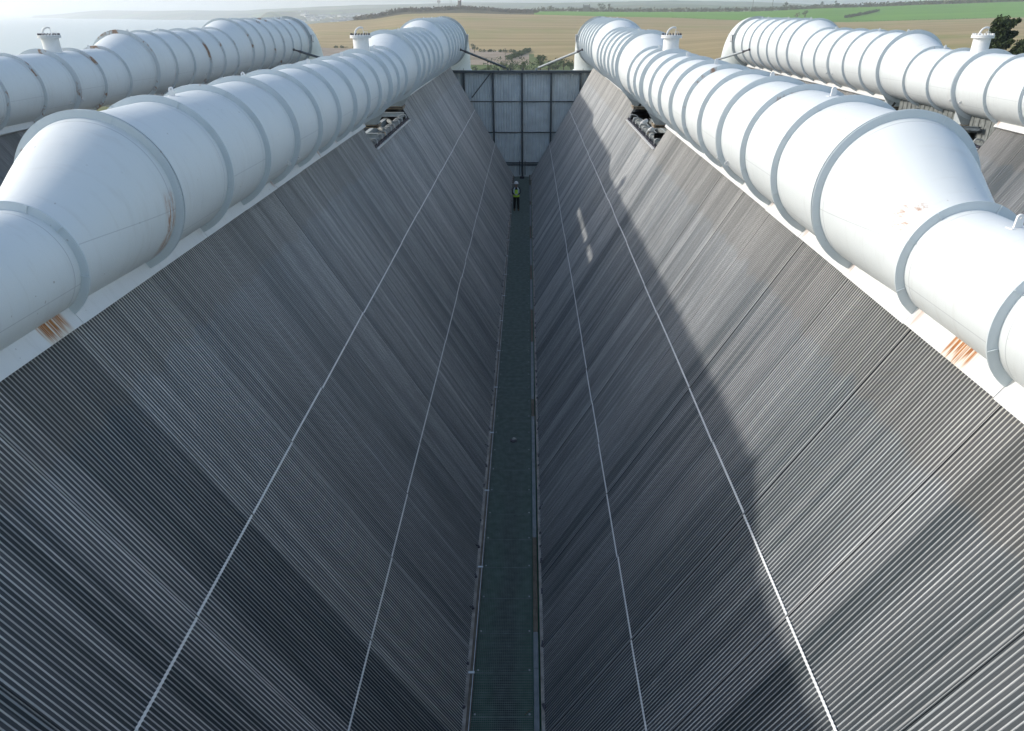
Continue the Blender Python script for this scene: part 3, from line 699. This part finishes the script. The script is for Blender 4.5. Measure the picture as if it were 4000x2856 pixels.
# hands with fingers closed on a small controller
for s_ in (-1, 1):
    wx, wy, wz = s_ * 0.125, -0.205, 1.068
    Vh = [(wx, wy, wz), (s_ * 0.095, -0.245, 1.065), (s_ * 0.075, -0.265, 1.068)]; Eh = [(0, 1), (1, 2)]; Rh = [(0.03, 0.02), (0.036, 0.018), (0.034, 0.016)]
    for k in range(4):
        bz = 1.088 - k * 0.019; L = (0.034, 0.038, 0.036, 0.028)[k]; i0 = len(Vh)
        Vh += [(s_ * 0.068, -0.272, bz), (s_ * 0.060, -0.272 - L * 0.7, bz - 0.002), (s_ * (0.060 - L * 0.8), -0.274 - L * 0.8, bz - 0.006)]
        Eh += [(2, i0), (i0, i0 + 1), (i0 + 1, i0 + 2)]; Rh += [0.0095, 0.0088, 0.0078]
    i0 = len(Vh); Vh += [(s_ * 0.078, -0.250, 1.098), (s_ * 0.055, -0.262, 1.115)]; Eh += [(1, i0), (i0, i0 + 1)]; Rh += [0.0115, 0.0095]
    skin('hand', M_SKINM, Vh, Eh, Rh, pe, 0, 1)
# boots
for s_ in (-1, 1):
    skin('boot', M_BOOT, [(s_ * 0.125, 0.03, 0.20), (s_ * 0.125, 0.02, 0.075), (s_ * 0.128, -0.06, 0.055), (s_ * 0.135, -0.155, 0.042)], [(0, 1), (1, 2), (2, 3)], [(0.062, 0.062), (0.062, 0.062), (0.055, 0.05), (0.045, 0.036)], pe)
# vest: shell around the torso
def vest():
    m = MB(); rows = [(0.90, 0.205, 0.155), (1.00, 0.20, 0.15), (1.12, 0.195, 0.148), (1.25, 0.205, 0.150), (1.36, 0.205, 0.145), (1.44, 0.165, 0.12), (1.485, 0.10, 0.09)]
    n = 40
    for i in range(len(rows) - 1):
        for k in range(n):
            a0, a1 = 2 * math.pi * k / n, 2 * math.pi * (k + 1) / n; am = math.degrees((a0 + a1) / 2) % 360
            if i == 3 and (am < 14 or am > 346 or 166 < am < 194): continue      # arm holes
            if i == 4 and (am < 14 or am > 346 or 166 < am < 194): continue
            fx = math.cos((a0 + a1) / 2) * rows[i][1]; front = math.sin((a0 + a1) / 2) < 0
            wid = 0.075 + 0.0 * i; v_edge = 0.04 + (rows[i][0] - 1.15) * 0.30
            refl = front and rows[i][0] >= 1.11 and abs(fx) > 0.085
            if front and rows[i][0] >= 1.35 and abs(fx) < 0.085: continue    # open V neck
            m.mat(1 if refl or (i == 2 and not front) else 0)
            P = [Vector((rows[i + q][1] * math.cos(a), rows[i + q][2] * math.sin(a), rows[i + q][0])) for q, a in ((0, a0), (0, a1), (1, a1), (1, a0))]
            m.add(P, [(0, 1, 2, 3)])
    return m
v_ = vest().build('hi_vis_vest', [M_LIME, M_REFL], pe)
sm = v_.modifiers.new("t", 'SOLIDIFY'); sm.thickness = 0.008
m = MB(); m.lathe([(0.125, 1.725), (0.128, 1.745), (0.122, 1.79), (0.10, 1.83), (0.06, 1.855), (0.001, 1.865)], (0, -0.01, 0), 'Z', 28); m.smooth = True
m.lathe([(0.10, 1.735), (0.145, 1.728), (0.147, 1.735), (0.12, 1.745)], (0, -0.025, 0), 'Z', 28); m.tube([(0, -0.12, 1.80), (0, 0, 1.872), (0, 0.1, 1.80)], 0.012, 6)
m.build('hard_hat', M_HELM, pe)
t = m = MB(); m.box((0, -0.285, 1.09), (0.16, 0.03, 0.09), Matrix.Rotation(0.5, 3, 'X')); o = m.build('controller', M_REFL, None, (-0.30, 45.0, 0.006))
tag(o, "small pale handset held in both hands of the person on the walkway", 'handset')

# ================================================================ terrain
def u_of(px): return (px - 2062) / 3078.0
SEA = -34.0
PF = [  # pixel column -> (distance, height) profile
 (-900, [(60, -24), (500, -28), (700, -60), (60000, -60)]),
 (100, [(60, -24), (500, -28), (650, -60), (60000, -60)]),
 (150, [(60, -24), (500, -28), (650, -60), (8200, -60), (8500, -40), (9200, -15), (60000, -60)]),
 (420, [(60, -24), (500, -28), (650, -60), (7000, -60), (7150, -34), (7500, 10), (9000, 42), (12000, 40), (60000, -60)]),
 (700, [(60, -24), (500, -26), (700, -60), (5900, -60), (6050, -34), (6400, 5), (7600, 36), (12000, 30), (60000, -60)]),
 (950, [(60, -24), (500, -26), (800, -60), (5600, -60), (5700, -34), (6100, 0), (7200, 30), (9000, 40), (12000, 20), (60000, -60)]),
 (1060, [(60, -24), (600, -26), (900, -50), (2400, -60), (3300, -34), (3600, -5), (4100, 22), (4800, 20), (6000, 20), (8000, 50), (60000, -60)]),
 (1150, [(60, -22), (600, -24), (1000, -18), (1500, -9), (1900, -40), (2600, -50), (3300, -33), (4200, -8), (4700, 28), (5600, 25), (8000, 60), (60000, -60)]),
 (1285, [(60, -22), (500, -24), (800, -24), (1200, -11), (1500, -4), (1800, -22), (2600, -46), (3400, -26), (4600, 2), (5600, 26), (7500, 70), (12000, 90), (60000, -60)]),
 (1430, [(60, -22), (500, -24), (800, -24), (1200, -10), (1500, 0), (1560, 2), (1800, -10), (2600, -40), (3400, -24), (4400, 0), (5600, 38), (7500, 80), (12000, 110), (60000, -60)]),
 (1600, [(60, -22), (500, -24), (800, -24), (1200, -6), (1500, 10), (1600, 16), (1900, 6), (2600, -20), (4000, 10), (5600, 48), (7500, 85), (12000, 130), (60000, -60)]),
 (1800, [(60, -22), (500, -24), (800, -24), (1200, -4), (1500, 11.8), (1700, 20), (2000, 22), (2600, 0), (5000, 40), (7500, 95), (12000, 160), (60000, -60)]),
 (2050, [(60, -22), (500, -24), (820, -24), (1200, -6), (1500, 9.0), (2000, 15.5), (2300, 12), (3000, 0), (5000, 40), (7500, 100), (12000, 150), (60000, -60)]),
 (2600, [(60, -22), (500, -24), (820, -24), (1200, -9), (1500, 3.8), (2000, 14.5), (2300, 12), (3000, 0), (5000, 60), (7500, 115), (12000, 160), (60000, -60)]),
 (2900, [(60, -22), (400, -22), (820, -18), (1200, -9), (1500, -1.0), (2000, 15), (2300, 14), (3000, 0), (5000, 50), (7500, 110), (12000, 150), (60000, -60)]),
 (3300, [(60, -20), (400, -20), (820, -16), (1200, -10), (1500, -4.0), (2000, 24), (2400, 32), (3000, 30), (5000, 50), (8000, 80), (60000, -60)]),
 (3650, [(60, -18), (400, -18), (820, -14), (1200, -5), (1500, 0.0), (2000, 31), (2400, 46), (3000, 40), (5000, 50), (8000, 80), (60000, -60)]),
 (4000, [(60, -18), (400, -18), (820, -10), (1200, -2), (1500, 3.6), (2000, 38), (2400, 60), (3000, 50), (5000, 50), (8000, 80), (60000, -60)]),
 (5200, [(60, -18), (400, -18), (820, -10), (1200, -2), (1500, 6), (2000, 45), (2400, 70), (3000, 60), (5000, 50), (8000, 80), (60000, -60)])]
PU = [u_of(p) for p, _ in PF]
def lerp_prof(pr, D):
    if D <= pr[0][0]: return pr[0][1]
    for i in range(len(pr) - 1):
        if D <= pr[i + 1][0]:
            t = (D - pr[i][0]) / (pr[i + 1][0] - pr[i][0]); t = t * t * (3 - 2 * t) * 0.5 + t * 0.5
            return pr[i][1] * (1 - t) + pr[i + 1][1] * t
    return pr[-1][1]
def hgt(u, D):
    if u <= PU[0]: z = lerp_prof(PF[0][1], D)
    elif u >= PU[-1]: z = lerp_prof(PF[-1][1], D)
    else:
        i = 0
        while u > PU[i + 1]: i += 1
        t = (u - PU[i]) / (PU[i + 1] - PU[i]); t = t * t * (3 - 2 * t) * 0.6 + t * 0.4
        z = lerp_prof(PF[i][1], D) * (1 - t) + lerp_prof(PF[i + 1][1], D) * t
    if D > 2100 and z > -50:
        z += 7.0 * noise.fractal(Vector((u * D * 0.0011, D * 0.0011, 1.7)), 1.0, 2.0, 4) * min(1, (D - 2100) / 2500)
    elif D > 200: z += 0.8 * noise.noise(Vector((u * D * 0.006, D * 0.006, 0)))
    return z
def gpt(px, D):
    u = u_of(px); return Vector((CAM.x + u * D, D, hgt(u, D)))
US = []
u = -3.0
while u < 3.0:
    US.append(u); u += 0.0065 if -0.75 < u < 0.72 else 0.12
DS = [20]
while DS[-1] < 60000: DS.append(DS[-1] * (1.035 if 700 < DS[-1] < 9000 else 1.09) + 2)
def px_of(u): return u * 3078 + 2062
def band(px, y_pts):   # piecewise linear
    if px <= y_pts[0][0]: return y_pts[0][1]
    for a, b_ in zip(y_pts, y_pts[1:]):
        if px <= b_[0]: return a[1] + (b_[1] - a[1]) * (px - a[0]) / (b_[0] - a[0])
    return y_pts[-1][1]
def klass(px, D, z):    # 0 rough grass, 1 stubble, 2 green crop, 3 heath, 4 far patchwork, 5 ploughed, 6 dark woods
    if D > 2060: return 4
    if D > 1520:
        if px < 2090: return 3 if px > 1330 else 0
        return 2 if D < 2000 else 3
    if D > 1470 and px < 2090: return 3 if px > 1400 and D > 1500 else 1
    lo = band(px, [(1100, 850), (1480, 850), (1800, 840), (2060, 780), (2130, 640), (2400, 560), (2900, 560), (3500, 500), (5000, 500)])
    if D > lo: return 1
    if px < 2060 and D > 600: return 5
    return 0
V = []; F = []; MI = []
nu = len(US)
for D in DS:
    for u in US: V.append((CAM.x + u * D, D, hgt(u, D)))
for i in range(len(DS) - 1):
    Dm = (DS[i] + DS[i + 1]) / 2
    for k in range(nu - 1):
        F.append((i * nu + k, i * nu + k + 1, (i + 1) * nu + k + 1, (i + 1) * nu + k)); MI.append(klass(px_of((US[k] + US[k + 1]) / 2), Dm, 0))
# ground near and behind the plant
o_ = len(V); V += [(-60, 20, -24.5), (60, 20, -24.5), (3000, -3000, -24.5), (-3000, -3000, -24.5), (3000, 1000, -24.5), (-3000, 1000, -24.5)]
F += [(o_ + 3, o_ + 2, o_ + 1, o_), (o_ + 2, o_ + 4, o_ + 1), (o_ + 3, o_, o_ + 5)]; MI += [0, 0, 0]
def m_field(name, c1, c2, sx, sy, amt=1.0, c3=None, ang=0.0, s3=0.004):
    b = NB(name); x, y, z = b.pos()
    xr = b.math('ADD', b.math('MULTIPLY', x, math.cos(ang)), b.math('MULTIPLY', y, math.sin(ang)))
    yr = b.math('SUBTRACT', b.math('MULTIPLY', y, math.cos(ang)), b.math('MULTIPLY', x, math.sin(ang)))
    n1 = b.noise(b.vec(b.math('MULTIPLY', xr, sx), b.math('MULTIPLY', yr, sy), 0.0), 1.0, 5, 0.6)
    c = b.mix(b.ramp(n1, (0.36, 0.0), (0.64, 1.0)), c1, c2)
    if c3:
        n2 = b.noise(b.vec(x, y, 0.0), s3, 4, 0.6); c = b.mix(b.ramp(n2, (0.50, 0.0), (0.64, amt)), c, c3)
    return b.fin(c, 0.95, 0, 0.1)
def m_far():
    b = NB("far_patchwork"); x, y, z = b.pos()
    vo = b.n("ShaderNodeTexVoronoi"); b.l(b.vec(x, b.math('MULTIPLY', y, 0.7), 0.0), vo.inputs["Vector"]); vo.inputs["Scale"].default_value = 0.0045
    sep = b.n("ShaderNodeSeparateColor"); b.l(vo.outputs["Color"], sep.inputs[0])
    c = b.ramp(sep.outputs[0], (0.0, (0.07, 0.11, 0.04)), (0.3, (0.10, 0.16, 0.05)), (0.55, (0.17, 0.15, 0.08)), (0.75, (0.05, 0.075, 0.035)), (1.0, (0.12, 0.16, 0.07)))
    v2 = b.n("ShaderNodeTexVoronoi", feature='DISTANCE_TO_EDGE'); b.l(b.vec(x, b.math('MULTIPLY', y, 0.7), 0.0), v2.inputs["Vector"]); v2.inputs["Scale"].default_value = 0.0045
    c = b.mix(b.ramp(v2.outputs[0], (0.03, 0.9), (0.06, 0.0)), c, (0.025, 0.04, 0.02))
    n2 = b.noise(b.vec(x, y, 0.0), 0.0025, 4); c = b.mix(b.ramp(n2, (0.52, 0.0), (0.6, 0.8)), c, (0.03, 0.045, 0.025))
    return b.fin(c, 0.95, 0, 0.1)
mats = [m_field("rough_grass", (0.08, 0.12, 0.035), (0.14, 0.16, 0.06), 0.02, 0.02, 0.6, (0.20, 0.16, 0.08), 0, 0.02),
        m_field("stubble", (0.285, 0.218, 0.102), (0.415, 0.315, 0.165), 0.002, 0.045, 0.75, (0.235, 0.235, 0.08), 0.10, 0.0035),
        m_field("green_crop", (0.105, 0.25, 0.03), (0.14, 0.30, 0.035), 0.002, 0.02, 0.5, (0.10, 0.22, 0.035)),
        m_field("heath", (0.035, 0.04, 0.02), (0.10, 0.075, 0.045), 0.02, 0.02, 0.6, (0.05, 0.07, 0.03), 0, 0.02),
        m_far(),
        m_field("ploughed", (0.26, 0.20, 0.15), (0.36, 0.30, 0.24), 0.05, 0.12, 0.5, (0.14, 0.12, 0.07), 0.3, 0.01)]
me = bpy.data.meshes.new("ground"); me.from_pydata(V, [], F)
for q in mats: me.materials.append(q)
me.polygons.foreach_set("material_index", MI); me.polygons.foreach_set("use_smooth", [True] * len(F)); me.update()
g = bpy.data.objects.new("ground", me); C.objects.link(g); struct(g)
b = NB("sea_water"); x, y, z = b.pos()
wv = b.noise(b.vec(x, b.math('MULTIPLY', y, 2.0), 0.0), 0.02, 4)
M_SEA = b.fin((0.22, 0.29, 0.31), 0.30, 0, 0.5, wv, 0.6)
m = MB(); m.add([(-60000, 300, SEA), (60000, 300, SEA), (60000, 60000, SEA), (-60000, 60000, SEA)], [(0, 1, 2, 3)]); s_ = m.build('sea', M_SEA); struct(s_)

# ---------------------------------------------------------------- vegetation
def m_leaf(name, a, c_, sc=0.8):
    b = NB(name); x, y, z = b.pos(); n_ = b.noise(b.vec(x, y, z), sc, 3)
    return b.fin(b.mix(b.ramp(n_, (0.35, 0.0), (0.65, 1.0)), a, c_), 0.9, 0, 0.15)
M_LEAF = m_leaf("leaves", (0.035, 0.060, 0.022), (0.085, 0.12, 0.04)); M_LEAFD = m_leaf("dark_needles", (0.020, 0.034, 0.018), (0.065, 0.09, 0.04), 0.9)
M_GORSE = m_leaf("heath_shrubs", (0.03, 0.032, 0.018), (0.085, 0.065, 0.035), 0.06); M_BARK = plain("bark", (0.07, 0.055, 0.04), 0.9)
def leaves(m, c, r, n, size, rr, squash=0.8):
    for _ in range(n):
        while True:
            p = Vector((rr.uniform(-1, 1), rr.uniform(-1, 1), rr.uniform(-1, 1)))
            if 0.35 < p.length < 1: break
        p = Vector((p.x * r, p.y * r, p.z * r * squash)) + Vector(c)
        a = Vector((rr.gauss(0, 1), rr.gauss(0, 1), rr.gauss(0, 1))).normalized(); b_ = a.orthogonal().normalized(); c2 = a.cross(b_)
        s = size * rr.uniform(0.6, 1.3)
        m.add([p - b_ * s - c2 * s * 0.5, p + b_ * s - c2 * s * 0.6, p + b_ * s * 0.7 + c2 * s * 0.7, p - b_ * s * 0.8 + c2 * s * 0.6], [(0, 1, 2, 3)])
def tree(name, base, h, label, cat, seed, mat=M_LEAF, spread=0.45, group=None, dens=1.0, clumps=9, lean=0.0):
    rr = random.Random(seed); t = thing(name, label, cat, base, 0, group)
    m = MB(); tr = [(0, 0, -1), (lean * h * 0.15, 0, h * 0.3), (lean * h * 0.35, 0, h * 0.75)]; m.tube(tr, [h * 0.04, h * 0.03, h * 0.01], 7)
    cr = MB()
    for k in range(clumps):
        a = rr.uniform(0, 6.28); q = rr.uniform(0.15, 1.0); zz = rr.uniform(0.38, 0.88); rad = h * spread * math.sin(math.pi * (zz - 0.15) / 0.95) * q * 0.8
        c = Vector((rad * math.cos(a) + lean * h * 0.4 * zz, rad * math.sin(a), zz * h)); m.tube([(tr[1][0], 0, h * 0.3), c * 0.6 + Vector((0, 0, h * 0.12)), c], [h * 0.015, h * 0.009, h * 0.003], 5)
        leaves(cr, c, h * rr.uniform(0.13, 0.22), int(60 * dens), h * 0.028 / dens ** 0.3, rr)
    m.build('trunk', M_BARK, t); cr.build('crown', mat, t); return t
def hedge(base_pts, hts, wd, label, seed, name='hedge', mat=M_LEAF, cat='hedge', n=60, size=None, group=None):
    rr = random.Random(seed); m = MB(); o0 = Vector(base_pts[0])
    for a, b_ in zip(base_pts, base_pts[1:]):
        a, b_ = Vector(a) - o0, Vector(b_) - o0; L = (b_ - a).length; k = max(2, int(L / (wd * 0.7)))
        for i in range(k):
            t = (i + rr.random()) / k; h = rr.uniform(*hts); c = a.lerp(b_, t) + Vector((rr.uniform(-.4, .4) * wd, rr.uniform(-.4, .4) * wd, h * 0.45))
            leaves(m, c, max(h * 0.55, wd * 0.5), n, size or h * 0.17, rr, 0.55 * h / max(h * 0.55, wd * 0.5))
    o = m.build(name, mat, None, o0); tag(o, label, cat, group); return o
# trees and hedges behind the end wall
near = [(1875, 470, 5.5, 1), (1905, 480, 6.5, 2), (1935, 480, 6, 3), (1965, 490, 8, 4), (2000, 490, 7, 5), (2045, 500, 7.5, 6), (2112, 510, 12.5, 7), (2150, 500, 8, 8), (2172, 510, 7.5, 9), (2205, 520, 9, 10), (2235, 500, 7.5, 11), (1850, 500, 5, 12)]
lbs = ["green bushy tree above the end wall, %s" % s for s in ("second from the left", "third from the left", "fourth from the left", "fifth from the left, a tall one", "sixth from the left", "small one near the middle", "tallest and darkest", "fourth from the right", "third from the right", "second from the right, leaning on the duct riser", "rightmost", "leftmost")]
for (px, D, h, sd), lb in zip(near, lbs): tree('broadleaf_tree', gpt(px, D), h, lb, 'tree', sd, spread=0.55, group='trees behind the end wall', clumps=10)
hedge([gpt(1850, 540), gpt(1950, 545), gpt(2050, 538), gpt(2150, 545), gpt(2290, 540)], (5.0, 8.5), 9, "long green thicket running just above the top of the end wall", 20, n=70, size=0.5)
hedge([gpt(1870, 800), gpt(1950, 795), gpt(2000, 788), gpt(2025, 785)], (1.8, 3.4), 4, "dark green hedge along the far edge of the ploughed plot", 21)
hedge([gpt(2066, 815), gpt(2045, 760), gpt(2015, 700), gpt(1985, 650)], (2.6, 4.2), 4.5, "dark hedge slanting down between the ploughed plot and the stubble field", 22)
tree('round_bush', gpt(1851, 790), 9.5, "single round bush beside the riser of the inner left duct", 'bush', 30, spread=0.6)
hedge([gpt(1286, 850), gpt(1400, 852), gpt(1530, 846)], (1.5, 3.0), 5, "thin dark hedge below the stubble field left of the inner left nozzle", 23)
# heath ridge and hedge on the skyline: ground cover that nobody could count
def scrub(name, label, pts, hts, wd, seed, n, mat, rows=3, size=1.2):
    rr = random.Random(seed); m = MB(); o0 = Vector(pts[0])
    for a, b_ in zip(pts, pts[1:]):
        L = (b_ - a).length; k = max(2, int(L / 9))
        for i in range(k):
            for r_ in range(rows):
                t = (i + rr.random()) / k; h = rr.uniform(*hts); c = a.lerp(b_, t) - o0 + Vector((0, rr.uniform(-wd, wd), h * 0.4)); leaves(m, c, h * 0.9 + 2, n, size, rr, 0.5)
    o = m.build(name, mat, None, o0); o["kind"] = "stuff"; tag(o, label, 'shrubs'); return o
scrub('heath_scrub', "dark brown scrub covering the ridge above the stubble field", [gpt(1400, 1540), gpt(1500, 1560), gpt(1590, 1600), gpt(1640, 1640), gpt(1700, 1650), gpt(1800, 1680), gpt(1900, 1700), gpt(2000, 1720), gpt(2095, 1800)], (3, 8), 60, 41, 16, M_GORSE, 9, 1.5)
scrub('skyline_scrub', "dark hedge and scrub along the skyline above the green field", [gpt(2085, 2010), gpt(2300, 2015), gpt(2600, 2015), gpt(2800, 2020), gpt(3000, 2030), gpt(3200, 2040), gpt(3450, 2050), gpt(3700, 2060), gpt(4100, 2060), gpt(4500, 2060)], (6, 12), 40, 42, 14, M_GORSE, 4, 1.8)
for i, (px, D, h, lb) in enumerate([(2150, 1990, 15, "lone dark tree on the skyline at the left end of the green field"), (2345, 1990, 22, "wide dark skyline tree, left one of the pair above the inner right duct"), (2375, 1990, 19, "slimmer skyline tree, right one of the pair above the inner right duct"), (3063, 1960, 20, "round dark tree on the hedge line left of the outermost right duct lugs"), (3200, 1990, 16, "skyline tree right of the round tree on the hedge line"), (3255, 2000, 18, "windswept skyline tree at the top edge above the right duct"), (3108, 1560, 15, "thin sparse tree standing in the green field, left of two"), (3140, 1570, 17, "thin sparse tree standing in the green field, right of two")]):
    tree('skyline_tree', gpt(px, D), h, lb, 'tree', 60 + i, M_LEAFD if i not in (6, 7) else M_GORSE, 0.5, 'distant trees', 0.6 if i < 6 else 0.25, 8, 0.1)
hedge([gpt(3300, 1640), gpt(3350, 1700), gpt(3420, 1790)], (3, 6), 6, "dark broken hedge slanting across the green field", 24, mat=M_LEAFD)
hedge([gpt(2620, 1500), gpt(2840, 1497), gpt(3200, 1497), gpt(3600, 1500), gpt(3980, 1500)], (0.8, 2.0), 3, "thin dark fence hedge between the green field and the stubble", 25, mat=M_GORSE, n=10)
# big evergreens at the right edge
def cypress(base, h, label, seed, wspread, tilt=0.5):
    rr = random.Random(seed); t = thing('cypress_tree', label, 'tree', base, 0, 'dark evergreens behind the outermost right duct')
    m = MB(); m.tube([(0, 0, -2), (0.3, 0, h * 0.5), (1.0, 0, h * 0.9)], [0.7, 0.5, 0.1], 9); cr = MB()
    for k in range(60):
        zz = rr.uniform(0.25, 0.90); a = rr.uniform(0, 6.28); L = wspread * (1.05 - zz) ** 0.55 * rr.uniform(0.35, 1.0)
        p0 = Vector((0.3 + zz * 0.7, 0, h * zz)); dv = Vector((math.cos(a) * L + tilt * L * 0.55, math.sin(a) * L, L * rr.uniform(0.35, 0.9)))
        if (p0 + dv).z > h * 1.0: dv.z = h * 1.0 - p0.z
        m.tube([p0, p0 + dv * 0.5, p0 + dv], [0.12, 0.07, 0.02], 5)
        leaves(cr, p0, 1.4, 90, 0.2, rr, 1.0)
        for q in range(9):
            f = 0.15 + 0.85 * q / 8; leaves(cr, p0 + dv * f, 1.1 * (1.2 - f * 0.95) + 0.10, 64, 0.17, rr, 0.8)
    m.build('trunk', M_BARK, t); cr.build('crown', M_LEAFD, t)
cypress(Vector((CAM.x + 0.593 * 120, 120, -18)), 31.5, "dark windswept evergreen with spiky top right of the outer right nozzle", 5, 4.6, 0.8)
cypress(Vector((CAM.x + 0.655 * 112, 112, -18)), 31.0, "dark evergreen cut by the right edge of the photo", 6, 7.0, 0.3)
cypress(Vector((CAM.x + 0.625 * 118, 118, -18)), 27.5, "lower dark evergreen filling the gap between the other two at the right edge", 8, 5.0, 0.2)

# ---------------------------------------------------------------- distant buildings
M_STONE = plain("old_stone", (0.13, 0.12, 0.11), 0.9); M_RENDER = plain("white_render", (0.74, 0.73, 0.70), 0.8, var=0.05); M_SLATE = plain("slate_roof", (0.13, 0.14, 0.16), 0.7); M_GLASS = plain("window_glass", (0.03, 0.04, 0.05), 0.2)
t = thing('stone_tower', "ruined round stone tower on the brown ridge", 'tower', gpt(1798, 1690))
m = MB(); m.lathe([(4.0, -2), (3.7, 6), (3.6, 15.5), (3.1, 15.5), (3.1, 14)], (0, 0, 0), 'Z', 20); m.build('tower_wall', M_STONE, t)
m = MB()
for k in (0, 1, 3, 4, 6): a = k * 0.9; m.box((3.35 * math.cos(a), 3.35 * math.sin(a), 16.0), (1.0, 1.0, 1.2))
m.build('parapet', M_STONE, t)
t = thing('water_tower', "pale water tower on a stem on the hazy far hill", 'water tower', gpt(1718, 5200))
m = MB(); m.lathe([(4.5, -10), (4.0, 20), (4.0, 30)], (0, 0, 0), 'Z', 16); m.build('stem', M_STONE, t)
m = MB(); m.lathe([(4, 28), (11, 36), (11, 46), (0.1, 48)], (0, 0, 0), 'Z', 20); m.build('tank', M_STONE, t)
for i, px in enumerate((1762, 1768)):
    t = thing('radio_mast', "thin radio mast right of the water tower, %s of two" % ("left" if i == 0 else "right"), 'mast', gpt(px, 5300))
    m = MB(); m.tube([(0, 0, -5), (0, 0, 62)], [1.2, 0.5], 6); m.build('mast_pole', M_STONE, t)
    m = MB(); m.box((0, 0, 50), (2.4, 2.4, 2)); m.build('antenna', M_STONE, t)
t = thing('farmhouse', "dark stone farmhouse in the skyline hedge left of the tree pair", 'house', gpt(2289, 2002))
m = MB(); m.box((0, 0, 5), (17, 9, 12)); m.build('wall', M_STONE, t)
m = MB(); m.prism([(-5, 11), (5, 11), (0, 14.5)], -9, 9, 'X'); m.build('roof', M_SLATE, t)
m = MB(); m.box((-7.5, 0, 14.5), (1.6, 1.6, 4)); m.box((7.5, 0, 14.5), (1.6, 1.6, 4)); m.build('chimney', M_STONE, t)
# the coastal town
def house(L, W, H):
    e = bpy.data.objects.new('house', None); C.objects.link(e)
    m = MB(); m.box((0, 0, H / 2 - 2), (L, W, H + 4)); m.build('wall', M_RENDER, e)
    m = MB(); m.prism([(-W / 2 - .4, H), (W / 2 + .4, H), (0, H + W * 0.42)], -L / 2 - .4, L / 2 + .4, 'X'); m.build('roof', M_SLATE, e)
    m = MB()
    for x in range(int(L // 3.2)):
        for z in (1.8, 4.6):
            if z < H - 1: m.box((-L / 2 + 1.9 + x * 3.2, -W / 2 - 0.03, z), (1.1, 0.08, 1.3))
    m.build('windows', M_GLASS, e); return e
protos = [house(11, 8, 5.5), house(18, 8, 5.8), house(30, 9, 6.0)]
rr = random.Random(77); n_h = 0
while n_h < 210:
    D = rr.uniform(2900, 4700); px = rr.gauss(1455, 110) if rr.random() < 0.65 else rr.uniform(1130, 1640)
    if not 1120 < px < 1660: continue
    if noise.noise(Vector((px * 0.012, D * 0.0016, 4))) < -0.02: continue
    p = gpt(px, D)
    if p.z < SEA + 3: continue
    src = protos[rr.choice((0, 0, 1, 1, 2))]
    h = src if n_h < 3 and src.get("label") is None else dup(src)
    h.location = p; h.rotation_euler = (0, 0, rr.gauss(0.0, 0.5)); s_ = rr.uniform(1.0, 1.5); h.scale = (s_, s_, s_)
    tag(h, "tiny pale house with grey roof in the hazy coastal town beyond the stubble field", 'house', 'houses of the far coastal town'); n_h += 1
for q in protos:
    if q.get("label") is None:
        q.location = gpt(1500, 3800); tag(q, "tiny pale house with grey roof in the hazy coastal town beyond the stubble field", 'house', 'houses of the far coastal town')
# poles
for i, (px, D, h, lb) in enumerate([(1972, 610, 11, "wooden power pole by the ploughed plot behind the strut"), (3008, 1900, 26, "tall thin power pole on the green field, right of two"), (2932, 2000, 30, "tall thin power pole at the skyline, left of two")]):
    t = thing('power_pole', lb, 'pole', gpt(px, D), 0, 'power poles'); w2 = 0.16 if D < 1000 else 0.5
    m = MB(); m.tube([(0, 0, -1), (0, 0, h)], [w2, w2 * 0.7], 8); m.build('pole_shaft', M_BARK, t)
    m = MB(); m.box((0, 0, h * 0.93), (1.8, 0.15, 0.15)); m.build('crossarm', M_BARK, t)

# ================================================================ haze
b = NB("haze_volume"); b.t.nodes.remove(b.b)
pv = b.n("ShaderNodeVolumePrincipled"); pv.inputs["Color"].default_value = (0.92, 0.96, 1.0, 1); pv.inputs["Density"].default_value = 0.00018; pv.inputs["Anisotropy"].default_value = 0.5
outn = [n_ for n_ in b.t.nodes if n_.type == 'OUTPUT_MATERIAL'][0]; b.l(pv.outputs[0], outn.inputs["Volume"])
m = MB(); m.box((0, 28000, 110), (140000, 68000, 360)); hz = m.build('haze', b.m); hz["kind"] = "stuff"; tag(hz, "pale sea haze that fades the far coast and hills", 'haze')
